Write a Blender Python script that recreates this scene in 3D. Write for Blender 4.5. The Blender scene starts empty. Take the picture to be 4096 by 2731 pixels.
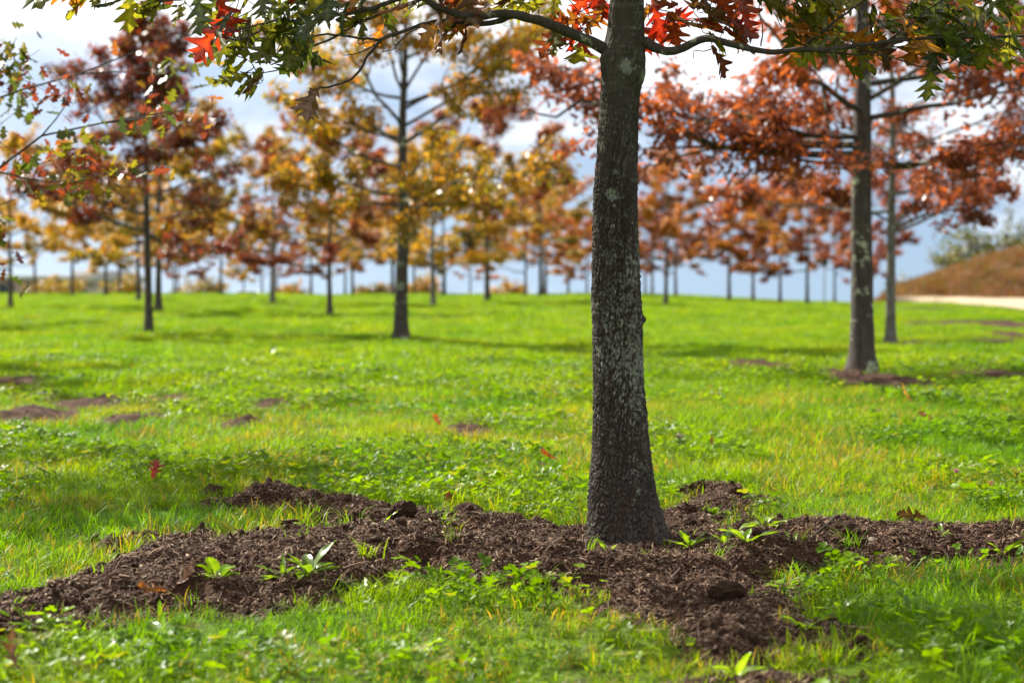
import bpy, math, random
import numpy as np
from mathutils import Vector, Matrix, Euler

R = math.radians
rng = np.random.default_rng(7)
random.seed(7)
sc = bpy.context.scene
col = sc.collection

# ------------------------------------------------------------------ camera
W, H = 1024.0, 682.0
LENS = 70.0
F = LENS / 36.0 * W
HORIZON = 269.0
CAMZ = 1.06
PITCH = math.atan((H / 2 - HORIZON) / F)
cam_d = bpy.data.cameras.new('camera')
cam = bpy.data.objects.new('camera', cam_d)
col.objects.link(cam)
sc.camera = cam
cam.location = (0, 0, CAMZ)
cam.rotation_euler = (math.pi / 2 - PITCH, 0, 0)
cam_d.sensor_width = 36
cam_d.lens = LENS
cam_d.clip_start = 0.1
cam_d.clip_end = 5000
cam_d.dof.use_dof = True
cam_d.dof.focus_distance = 7.5
cam_d.dof.aperture_fstop = 2.9
cam_d.dof.aperture_blades = 0

# ------------------------------------------------------------------ light
SUN_AZ = R(48)      # to the left of the viewing direction, in front of the camera
SUN_EL = R(40)
sun_dir = Vector((-math.sin(SUN_AZ) * math.cos(SUN_EL), math.cos(SUN_AZ) * math.cos(SUN_EL), math.sin(SUN_EL)))
sun_l = bpy.data.lights.new('sun', 'SUN')
sun_l.energy = 5.0
sun_l.angle = R(0.53)
sun_l.color = (1.0, 0.94, 0.84)
sun = bpy.data.objects.new('sun', sun_l)
col.objects.link(sun)
sun.rotation_euler = (-sun_dir).to_track_quat('-Z', 'Y').to_euler()
sun.location = sun_dir * 50

world = bpy.data.worlds.new('World')
sc.world = world
world.use_nodes = True
SKY = 0.052


def build_world():
    nt = world.node_tree
    nt.nodes.clear()
    N = nt.nodes.new
    L = nt.links.new
    out = N('ShaderNodeOutputWorld')
    bg = N('ShaderNodeBackground')
    bg.inputs['Strength'].default_value = SKY
    tc = N('ShaderNodeTexCoord')
    sep = N('ShaderNodeSeparateXYZ')
    L(tc.outputs['Generated'], sep.inputs[0])
    # lift the look-up a little above the horizon: clear air above a hilltop, blue down to the ridge
    mx = N('ShaderNodeMath'); mx.operation = 'MAXIMUM'; mx.inputs[1].default_value = 0.0
    L(sep.outputs['Z'], mx.inputs[0])
    ma = N('ShaderNodeMath'); ma.operation = 'MULTIPLY_ADD'; ma.inputs[1].default_value = 0.8; ma.inputs[2].default_value = 0.2
    L(mx.outputs[0], ma.inputs[0])
    comb = N('ShaderNodeCombineXYZ')
    L(sep.outputs['X'], comb.inputs[0]); L(sep.outputs['Y'], comb.inputs[1]); L(ma.outputs[0], comb.inputs[2])
    nrm = N('ShaderNodeVectorMath'); nrm.operation = 'NORMALIZE'
    L(comb.outputs[0], nrm.inputs[0])
    sky = N('ShaderNodeTexSky')
    sky.sky_type = 'NISHITA'
    sky.sun_disc = False
    sky.sun_elevation = SUN_EL
    sky.sun_rotation = -SUN_AZ
    sky.air_density = 1.0
    sky.dust_density = 1.2
    sky.ozone_density = 1.5
    L(nrm.outputs[0], sky.inputs[0])
    # clouds: flattened streaky cumulus, more cover higher up
    mp = N('ShaderNodeMapping')
    mp.inputs['Scale'].default_value = (1.0, 1.0, 3.0)
    mp.inputs['Location'].default_value = (0.35, 0.1, 0.4)
    L(tc.outputs['Generated'], mp.inputs[0])
    n1 = N('ShaderNodeTexNoise')
    n1.inputs['Scale'].default_value = 5.5
    n1.inputs['Detail'].default_value = 6
    n1.inputs['Roughness'].default_value = 0.55
    n1.inputs['Distortion'].default_value = 0.3
    L(mp.outputs[0], n1.inputs['Vector'])
    el = N('ShaderNodeMapRange')
    el.inputs['From Min'].default_value = 0.03
    el.inputs['From Max'].default_value = 0.12
    el.inputs['To Min'].default_value = -0.14
    el.inputs['To Max'].default_value = 0.11
    L(sep.outputs['Z'], el.inputs['Value'])
    ad = N('ShaderNodeMath'); ad.operation = 'ADD'
    L(n1.outputs[0], ad.inputs[0]); L(el.outputs[0], ad.inputs[1])
    cr = N('ShaderNodeMapRange')
    cr.interpolation_type = 'SMOOTHSTEP'
    cr.inputs['From Min'].default_value = 0.40
    cr.inputs['From Max'].default_value = 0.62
    L(ad.outputs[0], cr.inputs['Value'])
    mix = N('ShaderNodeMix'); mix.data_type = 'RGBA'
    L(cr.outputs[0], mix.inputs[0])
    gain = N('ShaderNodeMix'); gain.data_type = 'RGBA'; gain.blend_type = 'MULTIPLY'
    gain.inputs[0].default_value = 1
    gain.inputs[7].default_value = (1.24, 1.2, 1.15, 1)
    L(sky.outputs[0], gain.inputs[6])
    L(gain.outputs[2], mix.inputs[6])
    mix.inputs[7].default_value = (10.6, 10.8, 11.2, 1)
    L(mix.outputs[2], bg.inputs['Color'])
    L(bg.outputs[0], out.inputs[0])


build_world()
vs = sc.view_settings
vs.view_transform = 'Standard'
vs.look = 'None'
vs.exposure = 1.24
vs.gamma = 1.0
vs.use_curve_mapping = False
sc.render.engine = 'CYCLES'
cy = sc.cycles
cy.max_bounces = 7
cy.diffuse_bounces = 3
cy.glossy_bounces = 2
cy.transmission_bounces = 4
cy.use_denoising = True
cy.caustics_reflective = False
cy.caustics_refractive = False
cy.sample_clamp_indirect = 6.0


# ------------------------------------------------------------------ noise helpers
def _hash(ix, iy, seed):
    ix = ix.astype(np.int64); iy = iy.astype(np.int64)
    n = (ix * 374761393 + iy * 668265263 + seed * 974711) & 0xFFFFFFFF
    n = ((n ^ (n >> 13)) * 1274126177) & 0xFFFFFFFF
    n = ((n ^ (n >> 16)) * 2246822519) & 0xFFFFFFFF
    return ((n ^ (n >> 15)) & 0xFFFFFF) / float(0x1000000)


def vnoise(x, y, seed=0, per=None):
    x = np.asarray(x, float); y = np.asarray(y, float)
    ix = np.floor(x); iy = np.floor(y)
    fx = x - ix; fy = y - iy
    fx = fx * fx * (3 - 2 * fx); fy = fy * fy * (3 - 2 * fy)
    m = (lambda v: np.mod(v, per)) if per else (lambda v: v)
    a = _hash(m(ix), iy, seed); b = _hash(m(ix + 1), iy, seed)
    c = _hash(m(ix), iy + 1, seed); d = _hash(m(ix + 1), iy + 1, seed)
    return (a * (1 - fx) + b * fx) * (1 - fy) + (c * (1 - fx) + d * fx) * fy


def fbm(x, y, seed=0, oct=4, per=None, gain=0.5):
    s = 0; a = 1; t = 0
    for i in range(oct):
        s = s + a * vnoise(x * 2 ** i, y * 2 ** i, seed + 17 * i, per * 2 ** i if per else None)
        t += a; a *= gain
    return s / t


def worley(x, y, seed=0, per=None):
    ix = np.floor(x); iy = np.floor(y)
    f1 = np.full(np.shape(x), 9.0); f2 = np.full(np.shape(x), 9.0); cid = np.zeros(np.shape(x))
    for dx in (-1, 0, 1):
        for dy in (-1, 0, 1):
            cx = ix + dx; cy_ = iy + dy
            hx = np.mod(cx, per) if per else cx
            px = cx + _hash(hx, cy_, seed); py = cy_ + _hash(hx, cy_, seed + 5)
            d = np.hypot(px - x, py - y)
            i_ = _hash(hx, cy_, seed + 9)
            near = d < f1
            f2 = np.where(near, f1, np.minimum(f2, d))
            cid = np.where(near, i_, cid)
            f1 = np.minimum(f1, d)
    return f1, f2, cid


def smooth(a, b, x):
    t = np.clip((np.asarray(x, float) - a) / (b - a), 0, 1)
    return t * t * (3 - 2 * t)


# ------------------------------------------------------------------ ground shape
def gh(x, y):
    x = np.asarray(x, float); y = np.asarray(y, float)
    yy = np.clip(y - 62, 0, 70)
    z = -yy ** 2 / 5600.0 - np.maximum(y - 132, 0) * 0.026
    ang = x / np.maximum(y, 5)
    z = z - 0.42 * smooth(0.05, 0.18, ang) * smooth(35, 75, y)
    z = z + 0.05 * smooth(0.0, 0.05, ang) * smooth(0.13, 0.05, ang) * smooth(40, 70, y)
    fade = smooth(8.5, 12, y) * smooth(130, 80, y)
    z = z + fade * (fbm(x / 5.0, y / 7.0, 3, 3) - 0.5) * 0.22
    z = z + (vnoise(x / 0.7, y / 0.9, 21) - 0.5) * 0.05 * smooth(60, 30, y)
    return z


def ray(px, py):
    cx = (px - W / 2) / F; cyy = (H / 2 - py) / F
    f = np.array([0, math.cos(PITCH), -math.sin(PITCH)]); u = np.array([0, math.sin(PITCH), math.cos(PITCH)])
    d = f + u * cyy; d[0] += cx
    return d


def at(px, py, Y):
    """point on the pixel's ray at depth Y"""
    d = ray(px, py)
    return np.array([0, 0, CAMZ]) + d * (Y / d[1])


def ground(px, py, lift=0.0):
    """where the pixel's ray meets the ground"""
    d = ray(px, py)
    ys = np.concatenate([np.arange(2, 30, 0.02), np.arange(30, 140, 0.1)])
    xs = d[0] / d[1] * ys; zs = CAMZ + d[2] / d[1] * ys
    g = gh(xs, ys) + lift
    below = np.nonzero(zs <= g)[0]
    i = below[0] if len(below) else int(np.argmin(zs - g))
    return np.array([xs[i], ys[i], g[i] - lift])


S = 1024 / 2352.0      # view-of-photo pixels (2352 wide) -> picture pixels
Q = 0.25               # photo pixels (4096 wide) -> picture pixels


# ------------------------------------------------------------------ mesh helpers
def mesh_np(name, v, faces, mat=None, smooth_=True, attrs=None):
    """faces: list of arrays (n,k)"""
    me = bpy.data.meshes.new(name)
    v = np.asarray(v, np.float32)
    if not isinstance(faces, (list, tuple)):
        faces = [faces]
    faces = [np.asarray(f, np.int32) for f in faces if len(f)]
    me.vertices.add(len(v))
    me.vertices.foreach_set('co', v.ravel())
    nl = sum(f.size for f in faces); npoly = sum(len(f) for f in faces)
    me.loops.add(nl)
    me.loops.foreach_set('vertex_index', np.concatenate([f.ravel() for f in faces]))
    me.polygons.add(npoly)
    tot = np.concatenate([np.full(len(f), f.shape[1], np.int32) for f in faces])
    start = np.concatenate([[0], np.cumsum(tot)[:-1]]).astype(np.int32)
    me.polygons.foreach_set('loop_start', start)
    me.polygons.foreach_set('loop_total', tot)
    if smooth_:
        me.polygons.foreach_set('use_smooth', np.ones(npoly, bool))
    if attrs:
        for k, a in attrs.items():
            at_ = me.attributes.new(k, 'FLOAT', 'POINT')
            at_.data.foreach_set('value', np.asarray(a, np.float32))
    me.update(calc_edges=True)
    me.validate()
    if mat:
        me.materials.append(mat)
    return me


def obj(name, me, parent=None, loc=None, mat=None):
    o = bpy.data.objects.new(name, me)
    col.objects.link(o)
    if parent is not None:
        o.parent = parent
    if loc is not None:
        o.location = loc
    if mat is not None:
        o.material_slots[0].link = 'OBJECT'
        o.material_slots[0].material = mat
    return o


def tag(o, label=None, cat=None, group=None, kind=None):
    if label: o['label'] = label
    if cat: o['category'] = cat
    if group: o['group'] = group
    if kind: o['kind'] = kind
    return o


def empty(name, loc, rz=0):
    o = bpy.data.objects.new(name, None)
    o.empty_display_size = 0.1
    col.objects.link(o)
    o.location = loc
    o.rotation_euler = (0, 0, rz)
    return o


def grid_faces(nr, nc, wrap=False):
    """rows x cols of vertices"""
    r = np.arange(nr - 1)[:, None]
    c = np.arange(nc if wrap else nc - 1)[None, :]
    a = r * nc + c
    b = r * nc + (c + 1) % nc
    return np.stack([a, b, b + nc, a + nc], -1).reshape(-1, 4)


def catmull(P, n):
    P = np.asarray(P, float)
    if len(P) == 2:
        t = np.linspace(0, 1, n)[:, None]
        return P[0] * (1 - t) + P[1] * t
    Pp = np.vstack([2 * P[0] - P[1], P, 2 * P[-1] - P[-2]])
    t = np.linspace(0, len(P) - 1 - 1e-6, n)
    i = t.astype(int); f = (t - i)[:, None]
    p0, p1, p2, p3 = Pp[i], Pp[i + 1], Pp[i + 2], Pp[i + 3]
    return 0.5 * (2 * p1 + (p2 - p0) * f + (2 * p0 - 5 * p1 + 4 * p2 - p3) * f ** 2 + (3 * p1 - p0 - 3 * p2 + p3) * f ** 3)


class Tubes:
    """collects bent tapered tubes into one vertex soup"""
    def __init__(s):
        s.v = []; s.f = []; s.n = 0

    def add(s, P, r, seg=6, rough=0.0, seed=0):
        P = np.asarray(P, float); n = len(P)
        r = np.broadcast_to(np.asarray(r, float), (n,))
        T = np.gradient(P, axis=0); T /= np.linalg.norm(T, axis=1)[:, None] + 1e-9
        up = np.array([0, 0, 1.0]) if abs(T[0][2]) < 0.8 else np.array([1.0, 0, 0])
        a = np.cross(T, up); a /= np.linalg.norm(a, axis=1)[:, None] + 1e-9
        b = np.cross(T, a)
        th = np.linspace(0, 2 * np.pi, seg, endpoint=False)
        rr = r[:, None] * np.ones(seg)
        if rough:
            rr = rr * (1 + rough * (fbm(np.arange(n)[:, None] * 0.7, th[None, :] * seg / 6.28 * 0.9, seed, 2, None) - 0.5))
        ring = P[:, None, :] + rr[..., None] * (np.cos(th)[None, :, None] * a[:, None, :] + np.sin(th)[None, :, None] * b[:, None, :])
        s.v.append(ring.reshape(-1, 3))
        s.f.append(grid_faces(n, seg, True) + s.n)
        s.n += n * seg
        # end cap: a point
        s.v.append(P[-1:] + T[-1:] * r[-1]); base = s.n - seg
        k = np.arange(seg)
        cap = np.stack([base + k, base + (k + 1) % seg, np.full(seg, s.n), np.full(seg, s.n)], -1)
        s.f.append(cap[:, :4]); s.n += 1

    def mesh(s, name, mat):
        v = np.vstack(s.v); f = np.vstack(s.f)
        tri = f[f[:, 2] == f[:, 3]][:, :3]; quad = f[f[:, 2] != f[:, 3]]
        return mesh_np(name, v, [quad, tri], mat)


# ------------------------------------------------------------------ materials
def new_mat(name):
    m = bpy.data.materials.new(name)
    m.use_nodes = True
    nt = m.node_tree
    nt.nodes.clear()
    return m, nt, nt.nodes.new, nt.links.new


def ramp(N, stops, interp='LINEAR'):
    r = N('ShaderNodeValToRGB')
    r.color_ramp.interpolation = interp
    e = r.color_ramp.elements
    while len(e) < len(stops):
        e.new(0.5)
    for k, (p, c) in enumerate(stops):
        e[k].position = p
        e[k].color = (*c, 1)
    return r


def leafy(N, L, color_sock, rough=0.45, trans=0.5, tint=(1.25, 1.2, 0.6), spec=0.5, normal=None):
    """two-sided leaf: glossy skin over diffuse, light passing through tinted"""
    p = N('ShaderNodeBsdfPrincipled')
    p.inputs['Roughness'].default_value = rough
    p.inputs['Specular IOR Level'].default_value = spec
    L(color_sock, p.inputs['Base Color'])
    t = N('ShaderNodeBsdfTranslucent')
    m = N('ShaderNodeMix'); m.data_type = 'RGBA'; m.blend_type = 'MULTIPLY'
    m.inputs[0].default_value = 1
    m.inputs[7].default_value = (*tint, 1)
    L(color_sock, m.inputs[6])
    L(m.outputs[2], t.inputs['Color'])
    x = N('ShaderNodeMixShader')
    x.inputs[0].default_value = trans
    L(p.outputs[0], x.inputs[1]); L(t.outputs[0], x.inputs[2])
    o = N('ShaderNodeOutputMaterial')
    L(x.outputs[0], o.inputs[0])
    return p


def mixc(N, L, fac, a, b, mode='MIX'):
    m = N('ShaderNodeMix'); m.data_type = 'RGBA'; m.blend_type = mode
    for k, s in ((0, fac), (6, a), (7, b)):
        if isinstance(s, (int, float)):
            m.inputs[k].default_value = s
        elif isinstance(s, tuple):
            m.inputs[k].default_value = (*s, 1)
        else:
            L(s, m.inputs[k])
    return m.outputs[2]


def noise(N, L, scale, detail=3, vec=None, rough=0.5):
    n = N('ShaderNodeTexNoise')
    n.inputs['Scale'].default_value = scale
    n.inputs['Detail'].default_value = detail
    n.inputs['Roughness'].default_value = rough
    if vec is not None:
        L(vec, n.inputs['Vector'])
    return n.outputs[0]


def maprange(N, L, val, a, b, c=0.0, d=1.0):
    m = N('ShaderNodeMapRange')
    for k, s in (('From Min', a), ('From Max', b), ('To Min', c), ('To Max', d)):
        m.inputs[k].default_value = s
    L(val, m.inputs['Value'])
    return m.outputs[0]


def grass_mat(name, fresh, yellow, dry, dryness=0.12, trans=0.55):
    m, nt, N, L = new_mat(name)
    g = N('ShaderNodeNewGeometry'); oi = N('ShaderNodeObjectInfo')
    big = noise(N, L, 0.55, 3, g.outputs['Position'])
    fac = maprange(N, L, big, 0.38, 0.66)
    c = mixc(N, L, fac, fresh, yellow)
    kinds = noise(N, L, 1.9, 4, g.outputs['Position'], 0.65)
    c = mixc(N, L, maprange(N, L, kinds, 0.52, 0.66, 0.0, 0.75), c, (0.045, 0.13, 0.006))
    r1 = ramp(N, [(0.0, (0.62, 0.66, 0.6)), (0.5, (1, 1, 1)), (1.0, (1.35, 1.25, 1.1))])
    L(oi.outputs['Random'], r1.inputs[0])
    c = mixc(N, L, 1.0, c, r1.outputs[0], 'MULTIPLY')
    at_ = N('ShaderNodeAttribute'); at_.attribute_name = 'var'
    # single straw-coloured blades; more of them in patches
    n2 = noise(N, L, 1.3, 2, g.outputs['Position'])
    thr = N('ShaderNodeMath'); thr.operation = 'MULTIPLY_ADD'
    L(n2, thr.inputs[0]); thr.inputs[1].default_value = 1.1; thr.inputs[2].default_value = dryness - 0.52
    lt = N('ShaderNodeMath'); lt.operation = 'LESS_THAN'
    L(at_.outputs['Fac'], lt.inputs[0]); L(thr.outputs[0], lt.inputs[1])
    c = mixc(N, L, lt.outputs[0], c, dry)
    leafy(N, L, c, 0.42, trans, (1.65, 1.55, 0.2), 0.2)
    return m


M = {}
M['grass'] = grass_mat('grass', (0.10, 0.228, 0.002), (0.195, 0.275, 0.002), (0.31, 0.22, 0.07), 0.05)
M['grass_far'] = grass_mat('grass_far', (0.112, 0.235, 0.002), (0.20, 0.277, 0.002), (0.28, 0.22, 0.02), 0.03)
M['clover'] = grass_mat('clover', (0.095, 0.20, 0.004), (0.16, 0.25, 0.004), (0.2, 0.22, 0.04), 0.0, 0.5)


def leaf_mat(name, cols, rough=0.38, trans=0.58, tint=(1.7, 1.45, 0.7)):
    """crown leaves: 'var' runs leaf by leaf through the tree's own colours"""
    m, nt, N, L = new_mat(name)
    a = N('ShaderNodeAttribute'); a.attribute_name = 'var'
    oi = N('ShaderNodeObjectInfo')
    ad = N('ShaderNodeMath'); ad.operation = 'MULTIPLY_ADD'
    L(oi.outputs['Random'], ad.inputs[0]); ad.inputs[1].default_value = 0.16; ad.inputs[2].default_value = -0.08
    ad2 = N('ShaderNodeMath'); ad2.operation = 'ADD'
    L(ad.outputs[0], ad2.inputs[0]); L(a.outputs['Fac'], ad2.inputs[1])
    n = len(cols)
    r = ramp(N, [((k + 0.3) / n, c) for k, c in enumerate(cols)])
    L(ad2.outputs[0], r.inputs[0])
    leafy(N, L, r.outputs[0], rough, trans, tint, 0.6)
    return m


M['maroon'] = leaf_mat('leaf_maroon', [(0.05, 0.018, 0.012), (0.10, 0.026, 0.015), (0.17, 0.04, 0.018), (0.23, 0.04, 0.018), (0.15, 0.11, 0.02)], 0.31, 0.5, (1.6, 1.15, 0.8))
M['crimson'] = leaf_mat('leaf_crimson', [(0.11, 0.026, 0.02), (0.19, 0.045, 0.028), (0.25, 0.085, 0.04), (0.25, 0.12, 0.03)])
M['rust'] = leaf_mat('leaf_rust', [(0.10, 0.036, 0.026), (0.16, 0.05, 0.036), (0.25, 0.07, 0.03), (0.38, 0.105, 0.022), (0.17, 0.06, 0.045)], 0.36, 0.55, (1.65, 1.38, 0.8))
M['orange'] = leaf_mat('leaf_orange', [(0.20, 0.07, 0.015), (0.34, 0.14, 0.02), (0.40, 0.18, 0.02), (0.32, 0.09, 0.018), (0.26, 0.18, 0.025)])
M['gold'] = leaf_mat('leaf_gold', [(0.20, 0.16, 0.015), (0.38, 0.25, 0.018), (0.46, 0.28, 0.018), (0.34, 0.15, 0.015), (0.36, 0.28, 0.02)])
M['bronze'] = leaf_mat('leaf_bronze', [(0.11, 0.11, 0.015), (0.26, 0.19, 0.018), (0.42, 0.25, 0.018), (0.30, 0.11, 0.018), (0.22, 0.20, 0.02)])
M['olive'] = leaf_mat('leaf_olive', [(0.06, 0.07, 0.012), (0.11, 0.12, 0.015), (0.2, 0.16, 0.018), (0.16, 0.07, 0.02)])
M['mixed'] = leaf_mat('leaf_mixed', [(0.05, 0.08, 0.015), (0.1, 0.12, 0.018), (0.2, 0.18, 0.02), (0.22, 0.05, 0.025), (0.14, 0.03, 0.02)])
M['bush_green'] = leaf_mat('leaf_bush', [(0.05, 0.07, 0.02), (0.09, 0.11, 0.03), (0.13, 0.12, 0.05)])
M['bush_yellow'] = leaf_mat('leaf_bush_yellow', [(0.12, 0.12, 0.02), (0.22, 0.18, 0.02), (0.25, 0.16, 0.03)])


def main_leaf_mat(name, base, alt, blotch, amount=0.5, trans=0.5, rough=0.3):
    """one large oak leaf: base colour turning to alt, with small brown blotches and paler veins"""
    m, nt, N, L = new_mat(name)
    tc = N('ShaderNodeTexCoord'); oi = N('ShaderNodeObjectInfo')
    off = N('ShaderNodeVectorMath'); off.operation = 'MULTIPLY_ADD'
    L(oi.outputs['Random'], off.inputs[0]); off.inputs[1].default_value = (37, 53, 71)
    L(tc.outputs['Object'], off.inputs[2])
    n1 = noise(N, L, 9, 3, off.outputs[0])
    sh = N('ShaderNodeMath'); sh.operation = 'MULTIPLY_ADD'
    L(oi.outputs['Random'], sh.inputs[0]); sh.inputs[1].default_value = 0.30; L(n1, sh.inputs[2])
    f1 = maprange(N, L, sh.outputs[0], 0.52, 0.82)
    c = mixc(N, L, f1, base, alt)
    n2 = noise(N, L, 55, 3, off.outputs[0], 0.65)
    f2 = maprange(N, L, n2, 0.66 - 0.14 * amount, 0.72 - 0.1 * amount)
    c = mixc(N, L, f2, c, blotch)
    a = N('ShaderNodeAttribute'); a.attribute_name = 'vein'
    f3 = maprange(N, L, a.outputs['Fac'], 0.0, 1.0, 0.0, 0.45)
    c = mixc(N, L, f3, c, tuple(min(1, x * 1.7 + 0.02) for x in alt))
    r1 = ramp(N, [(0.0, (0.65, 0.65, 0.65)), (1.0, (1.3, 1.3, 1.3))])
    L(oi.outputs['Random'], r1.inputs[0])
    c = mixc(N, L, 1.0, c, r1.outputs[0], 'MULTIPLY')
    leafy(N, L, c, rough, trans, (1.5, 1.4, 0.6), 0.6)
    return m


M['L_green'] = main_leaf_mat('oak_leaf_green', (0.035, 0.06, 0.014), (0.075, 0.10, 0.014), (0.10, 0.05, 0.02), 0.35, 0.42, 0.36)
M['L_olive'] = main_leaf_mat('oak_leaf_olive', (0.065, 0.095, 0.012), (0.15, 0.15, 0.015), (0.13, 0.05, 0.015), 0.75, 0.46, 0.36)
M['L_lime'] = main_leaf_mat('oak_leaf_lime', (0.12, 0.17, 0.014), (0.21, 0.20, 0.015), (0.22, 0.10, 0.02), 0.75)
M['L_orange'] = main_leaf_mat('oak_leaf_orange', (0.30, 0.09, 0.015), (0.34, 0.17, 0.02), (0.10, 0.03, 0.015), 0.8)
M['L_red'] = main_leaf_mat('oak_leaf_red', (0.36, 0.016, 0.012), (0.38, 0.035, 0.012), (0.10, 0.012, 0.01), 0.3)
M['L_maroon'] = main_leaf_mat('oak_leaf_maroon', (0.11, 0.02, 0.013), (0.22, 0.04, 0.015), (0.05, 0.015, 0.01), 0.4)
M['L_brown'] = main_leaf_mat('oak_leaf_brown', (0.075, 0.035, 0.02), (0.14, 0.065, 0.035), (0.04, 0.018, 0.012), 0.4, 0.25, 0.5)
M['weed'] = main_leaf_mat('weed_leaf', (0.11, 0.215, 0.008), (0.18, 0.28, 0.012), (0.2, 0.18, 0.04), 0.1, 0.5, 0.35)


def bark_mat(name, ridge, furrow, lichen, scale=1.0, attr=False, cover=0.605):
    m, nt, N, L = new_mat(name)
    tc = N('ShaderNodeTexCoord')
    o = N('ShaderNodeOutputMaterial'); p = N('ShaderNodeBsdfPrincipled')
    p.inputs['Roughness'].default_value = 0.85
    p.inputs['Specular IOR Level'].default_value = 0.25
    mp = N('ShaderNodeMapping'); mp.inputs['Scale'].default_value = (1, 1, 0.25)
    L(tc.outputs['Object'], mp.inputs[0])
    if attr:
        a = N('ShaderNodeAttribute'); a.attribute_name = 'crack'
        fur = maprange(N, L, a.outputs['Fac'], 0.1, 0.9)
        b = N('ShaderNodeAttribute'); b.attribute_name = 'lichen'
        fn = noise(N, L, 420, 4, tc.outputs['Object'], 0.7)
        s = N('ShaderNodeMath'); s.operation = 'ADD'
        L(b.outputs['Fac'], s.inputs[0]); L(maprange(N, L, fn, 0.3, 0.7, -0.28, 0.28), s.inputs[1])
        lic = maprange(N, L, s.outputs[0], 0.45, 0.6)
        s_ = N('ShaderNodeAttribute'); s_.attribute_name = 'smoothbark'
        band_mp = N('ShaderNodeMapping'); band_mp.inputs['Scale'].default_value = (6, 6, 45)
        L(tc.outputs['Object'], band_mp.inputs[0])
        bands = maprange(N, L, noise(N, L, 1.0, 4, band_mp.outputs[0], 0.6), 0.5, 0.72)
        bm = N('ShaderNodeMath'); bm.operation = 'MULTIPLY'
        L(bands, bm.inputs[0]); L(s_.outputs['Fac'], bm.inputs[1])
    else:
        fur = maprange(N, L, noise(N, L, 38 * scale, 4, mp.outputs[0], 0.65), 0.45, 0.62)
        n1 = noise(N, L, (7 if cover > 0.6 else 4.2) * scale, 5, tc.outputs['Object'], 0.7)
        lic = maprange(N, L, n1, cover, cover + 0.035)
    tone = noise(N, L, 16, 4, mp.outputs[0])
    c = mixc(N, L, maprange(N, L, tone, 0.3, 0.7), tuple(x * 0.7 for x in ridge), tuple(x * 1.3 for x in ridge))
    if attr:
        c = mixc(N, L, bm.outputs[0], c, (0.12, 0.115, 0.095))
    c = mixc(N, L, fur, c, furrow)
    lt = noise(N, L, 26, 2, tc.outputs['Object'])
    lc = mixc(N, L, maprange(N, L, lt, 0.4, 0.62), lichen, (lichen[0] * 0.92, lichen[1] * 1.02, lichen[2] * 0.78))
    c = mixc(N, L, lic, c, lc)
    L(c, p.inputs['Base Color'])
    bp = N('ShaderNodeBump'); bp.inputs['Strength'].default_value = 0.6; bp.inputs['Distance'].default_value = 0.004
    fine = noise(N, L, 260 if attr else 120, 4, mp.outputs[0], 0.7)
    L(fine, bp.inputs['Height'])
    L(bp.outputs[0], p.inputs['Normal'])
    L(p.outputs[0], o.inputs[0])
    return m


M['bark_main'] = bark_mat('bark_main', (0.056, 0.048, 0.039), (0.05, 0.03, 0.022), (0.23, 0.235, 0.21), attr=True)
M['bark'] = bark_mat('bark', (0.075, 0.066, 0.055), (0.05, 0.038, 0.03), (0.28, 0.31, 0.22))
M['bark_lichen'] = bark_mat('bark_lichen', (0.07, 0.06, 0.05), (0.045, 0.033, 0.026), (0.34, 0.37, 0.27), cover=0.575)
M['bark_pale'] = bark_mat('bark_pale', (0.14, 0.135, 0.115), (0.08, 0.07, 0.055), (0.32, 0.34, 0.26))
M['bark_twig'] = bark_mat('bark_twig', (0.07, 0.058, 0.048), (0.05, 0.04, 0.033), (0.26, 0.27, 0.22), 2.0)


def simple(name, c, rough=0.8, var=0.25, scale=8.0, bump=0.0, spec=0.3, metallic=0.0):
    m, nt, N, L = new_mat(name)
    o = N('ShaderNodeOutputMaterial'); p = N('ShaderNodeBsdfPrincipled')
    tc = N('ShaderNodeTexCoord')
    n = noise(N, L, scale, 5, tc.outputs['Object'], 0.6)
    cc = mixc(N, L, maprange(N, L, n, 0.3, 0.7), tuple(x * (1 - var) for x in c), tuple(min(1, x * (1 + var)) for x in c))
    L(cc, p.inputs['Base Color'])
    p.inputs['Roughness'].default_value = rough
    p.inputs['Specular IOR Level'].default_value = spec
    p.inputs['Metallic'].default_value = metallic
    if bump:
        b = N('ShaderNodeBump'); b.inputs['Distance'].default_value = bump
        n3 = noise(N, L, scale * 6, 4, tc.outputs['Object'], 0.7)
        L(n3, b.inputs['Height']); L(b.outputs[0], p.inputs['Normal'])
    L(p.outputs[0], o.inputs[0])
    return m


def ground_mat():
    m, nt, N, L = new_mat('ground')
    o = N('ShaderNodeOutputMaterial'); p = N('ShaderNodeBsdfPrincipled')
    g = N('ShaderNodeNewGeometry')
    big = noise(N, L, 0.55, 3, g.outputs['Position'])
    c = mixc(N, L, maprange(N, L, big, 0.38, 0.66), (0.07, 0.15, 0.012), (0.13, 0.19, 0.014))
    n2 = noise(N, L, 14, 5, g.outputs['Position'], 0.7)
    c = mixc(N, L, maprange(N, L, n2, 0.42, 0.62), c, (0.05, 0.055, 0.015))
    L(c, p.inputs['Base Color'])
    p.inputs['Roughness'].default_value = 0.95
    p.inputs['Specular IOR Level'].default_value = 0.1
    b = N('ShaderNodeBump'); b.inputs['Distance'].default_value = 0.02
    L(noise(N, L, 40, 4, g.outputs['Position'], 0.7), b.inputs['Height'])
    L(b.outputs[0], p.inputs['Normal'])
    L(p.outputs[0], o.inputs[0])
    return m


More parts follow.
